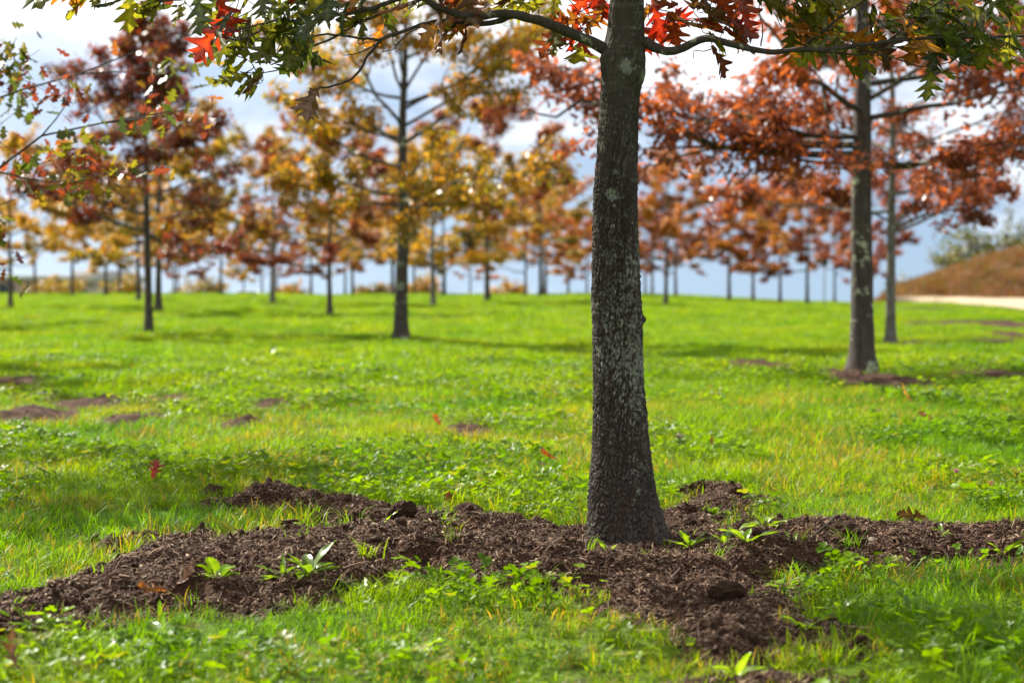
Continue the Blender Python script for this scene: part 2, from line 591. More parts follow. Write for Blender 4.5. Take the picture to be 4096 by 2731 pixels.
def rand_mat(name, stops, rough=0.8, spec=0.2):
    m, nt, N, L = new_mat(name)
    o = N('ShaderNodeOutputMaterial'); p = N('ShaderNodeBsdfPrincipled')
    oi = N('ShaderNodeObjectInfo')
    r = ramp(N, stops)
    L(oi.outputs['Random'], r.inputs[0])
    tc = N('ShaderNodeTexCoord')
    n = noise(N, L, 90, 3, tc.outputs['Object'])
    c = mixc(N, L, maprange(N, L, n, 0.35, 0.65, 0.0, 0.5), r.outputs[0], (0.03, 0.017, 0.01))
    L(c, p.inputs['Base Color'])
    p.inputs['Roughness'].default_value = rough
    p.inputs['Specular IOR Level'].default_value = spec
    L(p.outputs[0], o.inputs[0])
    return m


M['ground'] = ground_mat()
M['soil'] = simple('mulch_soil', (0.055, 0.027, 0.015), 0.95, 0.45, 14, 0.006, 0.15)
M['chip'] = rand_mat('mulch_chip', [(0.0, (0.038, 0.02, 0.012)), (0.4, (0.088, 0.046, 0.027)), (0.75, (0.16, 0.09, 0.053)), (0.9, (0.26, 0.165, 0.10)), (1.0, (0.45, 0.33, 0.21))], 0.75, 0.2)
M['clod'] = simple('clod', (0.06, 0.031, 0.018), 0.95, 0.5, 40, 0.006, 0.15)
M['stone'] = simple('stone', (0.26, 0.21, 0.15), 0.8, 0.3, 30, 0.002)
M['path'] = simple('path_gravel', (0.33, 0.255, 0.165), 0.9, 0.12, 2, 0.01)
M['hill'] = simple('hill_meadow', (0.145, 0.08, 0.05), 0.95, 0.45, 0.5, 0.3, 0.1)

# ------------------------------------------------------------------ the ground sheet


def build_ground():
    xs = np.unique(np.concatenate([np.linspace(-4, 4, 130), np.linspace(4, 30, 80), np.linspace(-30, -4, 80),
                                   np.linspace(30, 120, 40), np.linspace(-120, -30, 40), np.linspace(120, 700, 16), np.linspace(-700, -120, 16)]))
    ys = np.unique(np.concatenate([np.linspace(-80, 4, 24), np.linspace(4, 12, 130), np.linspace(12, 40, 140), np.linspace(40, 140, 180), np.linspace(140, 900, 30)]))
    X, Y = np.meshgrid(xs, ys)
    Z = gh(X, Y)
    return mesh_np('ground', np.stack([X, Y, Z], -1).reshape(-1, 3), grid_faces(len(ys), len(xs)), M['ground'])


tag(obj('ground', build_ground()), 'green lawn running up to a gentle ridge', kind='structure')

# ------------------------------------------------------------------ gravel path and rusty hill at the right


def build_path():
    c = np.array([ground(x * S, y * S)[:2] for x, y in ((2052, 680.5), (2130, 683), (2220, 688), (2352, 695), (2500, 702))])
    near = np.array([ground(x * S, y * S)[:2] for x, y in ((2040, 683), (2130, 692), (2220, 700), (2352, 711), (2520, 723))])
    far = np.array([ground(x * S, y * S)[:2] for x, y in ((2046, 679), (2130, 680), (2220, 682), (2352, 685), (2520, 689))])
    n = 60
    A = catmull(near, n); B = catmull(far, n)
    t = np.linspace(0, 1, 7)[None, :, None]
    P = A[:, None, :] * (1 - t) + B[:, None, :] * t
    Z = gh(P[..., 0], P[..., 1]) + 0.03 + 0.30 * np.sin(np.pi * t[..., 0]) ** 0.6
    v = np.concatenate([P, Z[..., None]], -1).reshape(-1, 3)
    return mesh_np('path', v, grid_faces(n, 7), M['path']), A, B


path_me, PA, PB = build_path()
tag(obj('path', path_me), 'pale gravel path crossing below the rusty hillside', kind='structure')


def hill_z(x, y):
    # a long spoil bank rising to the right
    t = (x - 0.186 * y) / 26.0
    up = np.where(t > 0, 9.0 * (1 - np.exp(-np.maximum(t, 0) * 1.1)), 0)
    w = smooth(100, 112, y) * smooth(190, 165, y)
    return gh(x, y) - 0.6 + (up * w) + 0.85 * w * smooth(-0.07, 0.04, t) + (fbm(x / 4, y / 4, 44, 3) - 0.5) * 0.5 * w


def build_hill():
    xs = np.linspace(12, 140, 220); ys = np.linspace(98, 192, 80)
    X, Y = np.meshgrid(xs, ys)
    return mesh_np('hill', np.stack([X, Y, hill_z(X, Y)], -1).reshape(-1, 3), grid_faces(80, 220), M['hill'])


HILL_ME = build_hill()
tag(obj('hill', HILL_ME), 'rusty brown meadow hillside rising at the right', kind='structure')


# ------------------------------------------------------------------ instancing of uncountable small stuff
def scatter(name, P, rot, scl, idx, sources, label):
    """one stuff object: geometry nodes put one of the source meshes on each point"""
    coll = bpy.data.collections.new(name + '_kinds')
    for k, me in enumerate(sources):
        coll.objects.link(bpy.data.objects.new('%s_kind_%02d' % (name, k), me))
    me = bpy.data.meshes.new(name)
    n = len(P)
    me.vertices.add(n)
    me.vertices.foreach_set('co', np.asarray(P, np.float32).ravel())
    for k, t, d in (('rot', 'FLOAT_VECTOR', rot), ('scl', 'FLOAT', scl), ('idx', 'INT', idx)):
        a = me.attributes.new(k, t, 'POINT')
        if t == 'FLOAT_VECTOR':
            a.data.foreach_set('vector', np.asarray(d, np.float32).ravel())
        else:
            a.data.foreach_set('value', np.asarray(d, np.int32 if t == 'INT' else np.float32))
    me.update()
    for s in sources[0].materials:
        me.materials.append(s)
    o = obj(name, me)
    ng = bpy.data.node_groups.new(name, 'GeometryNodeTree')
    ng.interface.new_socket('Geometry', in_out='INPUT', socket_type='NodeSocketGeometry')
    ng.interface.new_socket('Geometry', in_out='OUTPUT', socket_type='NodeSocketGeometry')
    N = ng.nodes.new; L = ng.links.new
    gi = N('NodeGroupInput'); go = N('NodeGroupOutput')
    ip = N('GeometryNodeInstanceOnPoints')
    ci = N('GeometryNodeCollectionInfo')
    ci.inputs['Collection'].default_value = coll
    ci.inputs['Separate Children'].default_value = True
    ci.inputs['Reset Children'].default_value = True
    L(gi.outputs[0], ip.inputs['Points'])
    L(ci.outputs[0], ip.inputs['Instance'])
    ip.inputs['Pick Instance'].default_value = True

    def named(a, t):
        q = N('GeometryNodeInputNamedAttribute'); q.data_type = t
        q.inputs['Name'].default_value = a
        return q.outputs['Attribute']
    L(named('idx', 'INT'), ip.inputs['Instance Index'])
    er = N('FunctionNodeEulerToRotation')
    L(named('rot', 'FLOAT_VECTOR'), er.inputs[0])
    L(er.outputs[0], ip.inputs['Rotation'])
    L(named('scl', 'FLOAT'), ip.inputs['Scale'])
    L(ip.outputs[0], go.inputs[0])
    md = o.modifiers.new('scatter', 'NODES')
    md.node_group = ng
    return tag(o, label, kind='stuff')


# ------------------------------------------------------------------ mulch beds
def sdf_poly(x, y, poly):
    """positive inside, metres to the edge"""
    poly = np.asarray(poly, float)
    d = np.full(x.shape, 1e9); inside = np.zeros(x.shape, bool)
    for (x0, y0), (x1, y1) in zip(poly, np.roll(poly, -1, 0)):
        ex, ey = x1 - x0, y1 - y0
        t = np.clip(((x - x0) * ex + (y - y0) * ey) / (ex * ex + ey * ey + 1e-12), 0, 1)
        d = np.minimum(d, np.hypot(x - x0 - t * ex, y - y0 - t * ey))
        c = ((y0 > y) != (y1 > y)) & (x < ex * (y - y0) / (ey + 1e-12) + x0)
        inside ^= c
    return np.where(inside, d, -d)


def gp(pts):
    return [ground(x * S, y * S, 0.05)[:2] for x, y in pts]


# outline read off the photograph (2352-wide pixels), laid on the ground
MAIN_MULCH = [
    gp([(1340, 1196), (1420, 1185), (1510, 1165), (1540, 1140), (1585, 1098), (1700, 1096), (1775, 1140), (1740, 1182), (1640, 1198), (1700, 1204),
        (1790, 1200), (1950, 1200), (2130, 1198), (2360, 1206), (2560, 1210), (2560, 1262), (2352, 1270), (2150, 1278), (1960, 1290), (1800, 1300),
        (1800, 1314), (1900, 1370), (2015, 1425), (1940, 1468), (1750, 1486), (1600, 1488), (1500, 1444), (1425, 1380), (1330, 1338), (1150, 1320),
        (980, 1318), (860, 1335), (760, 1362), (600, 1378), (420, 1380), (240, 1395), (120, 1425), (0, 1450), (-200, 1480), (-260, 1400), (-60, 1378),
        (100, 1322), (220, 1270), (330, 1244), (450, 1236), (560, 1228), (400, 1232), (250, 1228), (225, 1214), (400, 1212), (560, 1205), (720, 1212), (800, 1206),
        (770, 1190), (700, 1172), (600, 1158), (500, 1148), (470, 1130), (560, 1118), (700, 1116), (840, 1140), (960, 1160), (1060, 1166), (1140, 1178), (1230, 1196)]),
    gp([(1690, 1520), (1790, 1500), (1870, 1515), (1840, 1550), (1720, 1560)]),
]


def mulch_h(x, y):
    """height of the main mulch above the lawn; <=0 outside"""
    d = np.maximum(sdf_poly(x, y, MAIN_MULCH[0]), sdf_poly(x, y, MAIN_MULCH[1]) * 0.4)
    wob = (fbm(x / 0.2, y / 0.2, 61, 4, None, 0.6) - 0.5) * 0.34
    d = d + wob
    lump = 0.55 + 0.9 * fbm(x / 0.45, y / 0.45, 62, 2)
    hgt = 0.085 * smooth(-0.01, 0.38, d) * lump
    hgt = hgt + smooth(0, 0.06, d) * ((fbm(x / 0.14, y / 0.14, 63, 3) - 0.42) * 0.095 + (fbm(x / 0.045, y / 0.045, 64, 2) - 0.5) * 0.034)
    near_trunk = np.hypot(x - 0.42, (y - 7.35) * 0.8)
    hgt = hgt * (0.2 + 0.8 * smooth(0.12, 0.55, near_trunk))
    return np.where(d > -0.02, hgt - 0.004, -0.05), d


def keep_faces(faces, mask):
    return faces[mask[faces].any(1)]


def compact(v, f):
    u, inv = np.unique(f, return_inverse=True)
    return v[u], inv.reshape(f.shape)


def build_mulch():
    xs = np.arange(-2.6, 2.9, 0.0125); ys = np.arange(4.9, 10.6, 0.0135)
    X, Y = np.meshgrid(xs, ys)
    hh, d = mulch_h(X, Y)
    Z = gh(X, Y) + np.where(d > 0, hh, np.minimum(hh, -0.02))
    v = np.stack([X, Y, Z], -1).reshape(-1, 3)
    f = keep_faces(grid_faces(len(ys), len(xs)), (d > -0.012).ravel())
    v, f = compact(v, f)
    return mesh_np('mulch_bed', v, f, M['soil'])


tag(obj('mulch_bed', build_mulch()), 'dark brown mulch spread in ragged arms around the nearest trunk', kind='stuff')

# smaller, farther mulch patches: (2352-pixel centre, half width, half height)
FAR_MULCH = [
    ('thin dark mulch patch at the left edge of the lawn', [(20, 888, 55, 12), (60, 962, 95, 12)]),
    ('scattered brown mulch strip right of the patch at the left edge', [(210, 930, 75, 9), (300, 968, 55, 9), (380, 922, 60, 7)]),
    ('small worn mulch spot in the middle of the lawn', [(555, 975, 40, 7), (620, 938, 40, 6), (1075, 992, 55, 7)]),
    ('mulch patch in the grass left of the thick rust-leaved oak', [(1750, 843, 90, 8)]),
    ('broken mulch ring at the foot of the thick rust-leaved oak', [(1930, 862, 42, 8), (2060, 880, 110, 10), (2270, 868, 120, 8)]),
    ('mulch lumps in the lawn at the right edge below the path', [(2290, 790, 60, 9), (2260, 745, 110, 5), (2330, 772, 40, 4)]),
    ('thin mulch line at the foot of the slim pale oak', [(2100, 794, 70, 4), (2130, 748, 40, 4), (2110, 714, 60, 3)]),
]
far_beds = []
for label, blobs in FAR_MULCH:
    vs_, fs_, n0 = [], [], 0
    for (cx, cyy, rx, ry) in blobs:
        a = ground((cx - rx) * S, cyy * S); b = ground((cx + rx) * S, cyy * S)
        t = ground(cx * S, (cyy - ry) * S); u = ground(cx * S, (cyy + ry) * S)
        c = (a + b) / 2; hx = (b[0] - a[0]) / 2 * 1.15; hy = max(0.3, (t[1] - u[1]) / 2 * 1.6)
        far_beds.append((c[0], c[1], hx, hy))
        n = 70
        xs = np.linspace(-1.25, 1.25, n); ys = np.linspace(-1.25, 1.25, 50)
        X, Y = np.meshgrid(xs, ys)
        PX = c[0] + X * hx; PY = c[1] + Y * hy
        d = 1 - np.hypot(X, Y) + (fbm(PX / 0.4, PY / 0.4, 71, 3) - 0.5) * 1.1
        hz = np.where(d > 0, 0.014 + 0.066 * smooth(0, 0.8, d) * np.maximum(0, fbm(PX / 0.22, PY / 0.22, 72, 3) * 2.2 - 0.7), -0.06)
        v = np.stack([PX, PY, gh(PX, PY) + hz], -1).reshape(-1, 3)
        f = keep_faces(grid_faces(50, n), (d > -0.03).ravel())
        if not len(f):
            continue
        v, f = compact(v, f)
        vs_.append(v); fs_.append(f + n0); n0 += len(v)
    tag(obj('mulch_patch', mesh_np('mulch_patch', np.vstack(vs_), np.vstack(fs_), M['soil'])), label, kind='stuff')


def chip_mesh(k):
    r = np.random.default_rng(100 + k)
    if k < 6:      # fibres
        n = 4; Ln = r.uniform(0.009, 0.028); w = r.uniform(0.0010, 0.0026)
        t = np.linspace(-0.5, 0.5, n)
        x = t * Ln; y = np.sin(t * 3 + r.uniform(0, 3)) * Ln * 0.10; z = np.cos(t * 2.2 + r.uniform(-1, 1)) * Ln * 0.2
        ww = w * (1 - 0.5 * np.abs(t) * 1.6)
        v = np.concatenate([np.stack([x, y + ww, z], -1), np.stack([x, y - ww, z + 0.0008], -1), np.stack([x, y, z + ww * 0.9], -1)])
        f = []
        for i in range(n - 1):
            for a, b in ((0, 2), (2, 1), (1, 0)):
                f.append((a * n + i, a * n + i + 1, b * n + i + 1, b * n + i))
        return mesh_np('chip', v, np.array(f), M['chip'], False)
    # crumbs
    v = np.array([(1, 0, 0), (-1, 0, 0), (0, 1, 0), (0, -1, 0), (0, 0, 1), (0, 0, -1)], float)
    v = v * r.uniform(0.5, 1.1, (6, 1)) * np.array([0.008, 0.006, 0.005]) * r.uniform(0.7, 1.5)
    f = np.array([(0, 2, 4), (2, 1, 4), (1, 3, 4), (3, 0, 4), (2, 0, 5), (1, 2, 5), (3, 1, 5), (0, 3, 5)])
    return mesh_np('chip', v, f, M['chip'], False)


def build_chips():
    n = 430000
    x = rng.uniform(-2.6, 2.8, n); y = 5.0 + 5.4 * rng.random(n) ** 1.15
    hh, d = mulch_h(x, y)
    k = d > -0.03 + rng.random(n) * 0.03
    x, y, hh = x[k], y[k], np.maximum(hh[k], 0)
    P = np.stack([x, y, gh(x, y) + hh + rng.uniform(-0.002, 0.007, len(x))], -1)
    # far patches too
    for (cx, cy_, hx, hy) in far_beds:
        m = int(min(500, 260 * hx * hy * 4) + 60)
        a = rng.uniform(0, 6.28, m); q = np.sqrt(rng.random(m))
        px = cx + hx * q * np.cos(a); py = cy_ + hy * q * np.sin(a)
        P = np.vstack([P, np.stack([px, py, gh(px, py) + rng.uniform(0.02, 0.09, m)], -1)])
    m = len(P)
    rot = np.stack([rng.normal(0, 0.5, m), rng.normal(0, 0.45, m), rng.uniform(0, 6.28, m)], -1)
    scl = rng.lognormal(0, 0.35, m)
    scatter('mulch_chips', P, rot, scl, rng.integers(0, 10, m), [chip_mesh(k) for k in range(10)], 'loose bark fibres and crumbs covering the mulch')


build_chips()


def build_lumps():
    import bmesh
    src = []
    for k in range(4):
        bm = bmesh.new(); bmesh.ops.create_icosphere(bm, subdivisions=2, radius=1.0)
        me = bpy.data.meshes.new('lump'); bm.to_mesh(me); bm.free()
        co = np.empty(len(me.vertices) * 3, np.float32); me.vertices.foreach_get('co', co); co = co.reshape(-1, 3)
        q = 0.5 + fbm(co[:, 0] * 2 + k * 7, co[:, 1] * 2 + co[:, 2] * 1.7, 500 + k, 3, None, 0.7)
        co = co * q[:, None] * np.array([1.2, 0.9, 0.75])
        me.vertices.foreach_set('co', co.astype(np.float32).ravel()); me.materials.append(M['clod']); me.update()
        src.append(me)
    n = 5200
    x = rng.uniform(-2.6, 2.8, n); y = rng.uniform(5.0, 10.4, n)
    hh, d = mulch_h(x, y)
    k = (d > 0) & (rng.random(n) < 0.25 + 0.9 * smooth(0.45, 0.7, fbm(x / 0.3, y / 0.3, 510, 2)))
    x, y, hh = x[k], y[k], hh[k]
    m = len(x); sz = 0.006 + 0.016 * rng.random(m) ** 2.4
    scatter('mulch_lumps', np.stack([x, y, gh(x, y) + hh + sz * 0.4], -1), rng.uniform(0, 6.28, (m, 3)), sz, rng.integers(0, 4, m), src, 'small crumbly lumps strewn over the mulch')


build_lumps()


# ------------------------------------------------------------------ grass
def blades_mesh(name, seed, n, spread, h0, h1, w, mat, lean=0.5, segs=4):
    r = np.random.default_rng(seed)
    V, Fq, Ft, var, n0 = [], [], [], [], 0
    for b in range(n):
        a = r.uniform(0, 6.28); rad = spread * math.sqrt(r.random())
        bx, by = rad * math.cos(a), rad * math.sin(a)
        h = r.uniform(h0, h1); az = r.uniform(0, 6.28); ln = abs(r.normal(0, lean)) + 0.1
        t = np.linspace(0, 1, segs + 1)
        out = h * ln * t ** 1.7; up = h * t * (1 - 0.28 * ln * t ** 2)
        px = bx + out * math.cos(az); py = by + out * math.sin(az)
        tw = r.uniform(-0.9, 0.9) * t + az + math.pi / 2
        ww = w * r.uniform(0.6, 1.2) * np.clip((1 - t) ** 0.55, 0, 1) * (0.7 + 0.6 * t * (1 - t) * 2)
        l = np.stack([px - np.cos(tw) * ww, py - np.sin(tw) * ww, up], -1)
        q = np.stack([px + np.cos(tw) * ww, py + np.sin(tw) * ww, up], -1)
        vv = np.empty((2 * segs + 1, 3))
        vv[0:2 * segs:2] = l[:segs]; vv[1:2 * segs:2] = q[:segs]; vv[-1] = (l[-1] + q[-1]) / 2
        for i in range(segs - 1):
            Fq.append((n0 + 2 * i, n0 + 2 * i + 1, n0 + 2 * i + 3, n0 + 2 * i + 2))
        Ft.append((n0 + 2 * segs - 2, n0 + 2 * segs - 1, n0 + 2 * segs))
        V.append(vv); var += [r.random()] * len(vv); n0 += len(vv)
    return mesh_np(name, np.vstack(V), [np.array(Fq), np.array(Ft)], mat, True, {'var': var})


def clover_mesh(name, seed, n, spread, h0, h1, size, mat):
    r = np.random.default_rng(seed)
    V, Ft, var, n0 = [], [], [], 0
    for b in range(n):
        a = r.uniform(0, 6.28); rad = spread * math.sqrt(r.random())
        p = np.array([rad * math.cos(a), rad * math.sin(a), 0]); h = r.uniform(h0, h1)
        top = p + np.array([r.normal(0, 0.25) * h, r.normal(0, 0.25) * h, h])
        vr = r.random()
        w = 0.0012
        V.append(np.array([p + (w, 0, 0), p - (w, 0, 0), top])); Ft.append((n0, n0 + 1, n0 + 2)); var += [vr] * 3; n0 += 3
        tilt = Euler((r.normal(0, 0.35), r.normal(0, 0.35), r.uniform(0, 6.28))).to_matrix()
        sz = size * r.uniform(0.7, 1.25)
        for k in range(3):
            az = k * 2.094
            th = np.array([-1.2, -0.75, -0.35, 0, 0.35, 0.75, 1.2]); rr = np.array([0.45, 0.85, 1.0, 0.9, 1.0, 0.85, 0.45])
            loc = [(0, 0, 0)] + [(sz * q * math.cos(az + t * 0.8), sz * q * math.sin(az + t * 0.8), 0.16 * sz * abs(t) + 0.12 * sz * q) for t, q in zip(th, rr)]
            pts = np.array([np.array(tilt @ Vector(q)) for q in loc]) + top
            V.append(pts)
            for i in range(1, 7):
                Ft.append((n0, n0 + i, n0 + i + 1))
            var += [vr] * 8; n0 += 8
    return mesh_np(name, np.vstack(V), [np.array(Ft)], mat, True, {'var': var})


def on_path(x, y):
    poly = np.vstack([PA, PB[::-1]])
    return sdf_poly(x, y, poly) > -0.3


def far_bed_at(x, y):
    m = np.zeros(x.shape, bool)
    for (cx, cy_, hx, hy) in far_beds:
        X = (x - cx) / hx; Y = (y - cy_) / hy
        near = (np.abs(X) < 1.3) & (np.abs(Y) < 1.3)
        d = 1 - np.hypot(X, Y) + (fbm(x / 0.4, y / 0.4, 71, 3) - 0.5) * 1.1
        m |= near & (d > 0.05)
    return m


def band(n, y0, y1, marg=1.0, k=0.34):
    """n points spread evenly over the strip of lawn the camera and its neighbourhood see"""
    u = rng.random(n * 2)
    y = np.sqrt(y0 ** 2 + (y1 ** 2 - y0 ** 2) * u)
    y = y[:n]
    x = rng.uniform(-1, 1, n) * (k * y + marg)
    return x, y


def build_grass():
    near_src = [blades_mesh('tuft', 200 + k, 16, 0.035, 0.035, 0.085, 0.0021, M['grass'], 0.85) for k in range(6)]
    near_src += [blades_mesh('tuft', 210 + k, 8, 0.03, 0.06, 0.13, 0.0023, M['grass'], 0.6) for k in range(3)]
    near_src += [blades_mesh('tuft', 220 + k, 6, 0.03, 0.03, 0.07, 0.005, M['grass'], 0.9) for k in range(2)]
    P = []; I = []; Sc = []
    # near lawn
    x, y = band(52000, 4.4, 17)
    hh, d = mulch_h(x, y)
    k = (d < -0.015) | (rng.random(len(x)) < 0.012)
    k &= ~far_bed_at(x, y)
    k |= (y < 12) & (np.abs(d) < 0.06) & (rng.random(len(x)) < 0.5)
    x, y, hh, d = x[k], y[k], hh[k], d[k]
    dens = fbm(x / 0.35, y / 0.35, 81, 3)
    idx = rng.integers(0, 6, len(x))
    tall = rng.random(len(x)) < 0.03 + 0.3 * smooth(0.58, 0.78, dens)
    idx[tall] = rng.integers(6, 9, tall.sum())
    wide = rng.random(len(x)) < 0.2
    idx[wide] = rng.integers(9, 11, wide.sum())
    sc_ = rng.uniform(0.65, 1.15, len(x)) * (0.35 + 0.75 * dens + 0.6 * fbm(x / 1.1, y / 1.3, 82, 2))
    P.append(np.stack([x, y, gh(x, y) + np.maximum(hh, 0) - 0.004], -1)); I.append(idx); Sc.append(sc_)
    P = np.vstack(P); I = np.concatenate(I); Sc = np.concatenate(Sc)
    m = len(P)
    rot = np.stack([rng.normal(0, 0.12, m), rng.normal(0, 0.12, m), rng.uniform(0, 6.28, m)], -1)
    scatter('grass', P, rot, Sc, I, near_src, 'sunlit lawn grass around the nearest trunk')

    far_src = [blades_mesh('turf', 240 + k, 22, 0.11, 0.05, 0.12, 0.0042, M['grass_far'], 0.6, 3) for k in range(5)]
    far_src += [blades_mesh('turf', 250 + k, 10, 0.10, 0.03, 0.08, 0.010, M['grass_far'], 0.9, 3) for k in range(2)]
    xs, ys, sl = [], [], []
    for n, y0, y1, s in ((52000, 16, 38, 1.0), (46000, 38, 70, 1.2), (30000, 70, 128, 1.4)):
        x, y = band(n, y0, y1, 1.5, 0.33)
        k = ~far_bed_at(x, y) & ~on_path(x, y)
        x, y = x[k], y[k]
        dens = fbm(x / 1.6, y / 2.2, 83, 3)
        xs.append(x); ys.append(y); sl.append(s * rng.uniform(0.7, 1.15, len(x)) * (0.2 + 1.5 * dens))
    x = np.concatenate(xs); y = np.concatenate(ys); s = np.concatenate(sl)
    m = len(x)
    P = np.stack([x, y, gh(x, y) - 0.005], -1)
    rot = np.stack([rng.normal(0, 0.12, m), rng.normal(0, 0.12, m), rng.uniform(0, 6.28, m)], -1)
    idx = rng.integers(0, 5, m); w = rng.random(m) < 0.15; idx[w] = rng.integers(5, 7, w.sum())
    scatter('far_grass', P, rot, s, idx, far_src, 'lawn grass running back to the ridge')

    # clover and low broad-leaved ground cover in patches
    csrc = [clover_mesh('clover', 270 + k, 6, 0.05, 0.03, 0.075, 0.013, M['clover']) for k in range(4)]
    csrc += [clover_mesh('clover', 280 + k, 4, 0.04, 0.05, 0.10, 0.020, M['clover']) for k in range(2)]
    x, y = band(46000, 4.4, 22)
    c = fbm(x / 0.8, y / 0.9, 91, 3)
    keep = c > 0.49 + 0.17 * rng.random(len(x))
    spots = [gp([(1240, 1165)])[0], gp([(950, 1520)])[0], gp([(330, 1500)])[0], gp([(1250, 1470)])[0], gp([(90, 1500)])[0], gp([(1850, 1345)])[0], gp([(1980, 1400)])[0]]
    for (sx, sy), rx, ry, pr in zip(spots, (0.32, 0.7, 0.5, 0.4, 0.4, 0.22, 0.25), (0.32, 0.3, 0.3, 0.25, 0.3, 0.2, 0.25), (0.9, 0.8, 0.6, 0.5, 0.6, 0.7, 0.5)):
        keep |= (np.hypot((x - sx) / rx, (y - sy) / ry) < 1 - 0.4 * rng.random(len(x))) & (rng.random(len(x)) < pr)
    hh, d = mulch_h(x, y)
    keep &= (d < 0.0) & ~far_bed_at(x, y)
    x, y = x[keep], y[keep]
    m = len(x)
    P = np.stack([x, y, gh(x, y)], -1)
    rot = np.stack([rng.normal(0, 0.1, m), rng.normal(0, 0.1, m), rng.uniform(0, 6.28, m)], -1)
    idx = rng.integers(0, 4, m); b = (rng.random(m) < 0.35); idx[b] = rng.integers(4, 6, b.sum())
    scatter('clover', P, rot, rng.uniform(0.75, 1.35, m), idx, csrc, 'clover and low leafy ground cover in the lawn')


build_grass()


def hill_grass():
    M['hill_grass'] = grass_mat('hill_grass', (0.20, 0.08, 0.062), (0.21, 0.105, 0.075), (0.15, 0.15, 0.05), 0.10, 0.35)
    src = [blades_mesh('sward', 260 + k, 26, 0.3, 0.25, 0.6, 0.012, M['hill_grass'], 0.4, 3) for k in range(4)]
    n = 26000
    x = rng.uniform(14, 62, n); y = 99 + 75 * rng.random(n) ** 1.5
    z = hill_z(x, y)
    k = z > gh(x, y) - 0.15
    x, y, z = x[k], y[k], z[k]
    m = len(x)
    scatter('hill_grass', np.stack([x, y, z - 0.03], -1), np.stack([rng.normal(0, .1, m), rng.normal(0, .1, m), rng.uniform(0, 6.28, m)], -1), rng.uniform(0.6, 1.3, m), rng.integers(0, 4, m), src, 'tall rusty grass covering the hillside at the right')


hill_grass()


# ------------------------------------------------------------------ oak leaves
def oak_leaf(seed, curl=0.3, fold=0.25, rows=15, size=1.0):
    """pointed-lobed oak leaf, stalk at the origin, tip along +Y, about 1 unit long"""
    r = np.random.default_rng(seed)
    # half-outline: (t along midrib, half width); lobes sweep forward
    prof = [(0.0, 0.012), (0.05, 0.03), (0.10, 0.12), (0.16, 0.21), (0.20, 0.07), (0.27, 0.09), (0.35, 0.34), (0.40, 0.29), (0.44, 0.08), (0.52, 0.11),
            (0.60, 0.40), (0.65, 0.30), (0.69, 0.09), (0.76, 0.13), (0.82, 0.26), (0.86, 0.12), (0.92, 0.09), (1.0, 0.005)]
    V, var, vein = [], [], []
    n = len(prof)
    cols = (-1.0, -0.5, 0.0, 0.5, 1.0)
    js = {s: r.uniform(0.8, 1.2, n) for s in (-1, 1)}
    bend = r.normal(0, curl); side = r.normal(0, 0.12); twist = r.normal(0, 0.5)
    for i, (t, w) in enumerate(prof):
        for c in cols:
            s = -1 if c < 0 else 1
            ww = w * (js[s][i] if w > 0.15 else 1.0)
            x = c * ww
            y = t + abs(c) * ww * 0.42 * (1 if w > 0.15 else 0.2)
            z = fold * abs(x) * 0.8 + bend * (t - 0.2) ** 2 + 0.05 * math.sin(9 * t + 3 * c + seed) + twist * x * t
            z -= 0.35 * abs(x) ** 2 * (1 if w > 0.2 else 0) * r.uniform(0, 1.5)
            V.append((x + side * t * t, y, z)); vein.append(1.0 if c == 0 else 0.0)
    V = np.array(V) * size
    f = grid_faces(n, 5)
    # stalk
    k = len(V)
    st = np.array([(-0.008, -0.16, 0.02), (0.008, -0.16, 0.02), (0.009, 0.02, 0.004), (-0.009, 0.02, 0.004)]) * size
    V = np.vstack([V, st]); vein += [1, 1, 1, 1]
    f = np.vstack([f, [[k, k + 1, k + 2, k + 3]]])
    return mesh_np('oak_leaf', V, f, M['L_green'], True, {'vein': vein})


LEAVES = [oak_leaf(s, 0.35, 0.25) for s in range(10)]
CURLED = [oak_leaf(50 + s, 1.3, 0.9) for s in range(4)]


# ------------------------------------------------------------------ the nearest oak
Y0 = 7.48
MAIN_BASE = at(1440 * S, 1250 * S, Y0)
TR = [(-40, 1406, 1483), (0, 1403, 1483), (60, 1398, 1484), (100, 1389, 1485), (135, 1384, 1487), (170, 1384, 1483), (205, 1383, 1474), (250, 1381, 1470), (350, 1375, 1467),
      (430, 1369, 1465), (500, 1367, 1466), (600, 1365, 1470), (680, 1363, 1474), (740, 1366, 1477), (850, 1367, 1478), (950, 1367, 1487),
      (1050, 1363, 1496), (1150, 1354, 1510), (1200, 1351, 1520), (1235, 1350, 1532), (1262, 1344, 1548), (1285, 1330, 1570)]


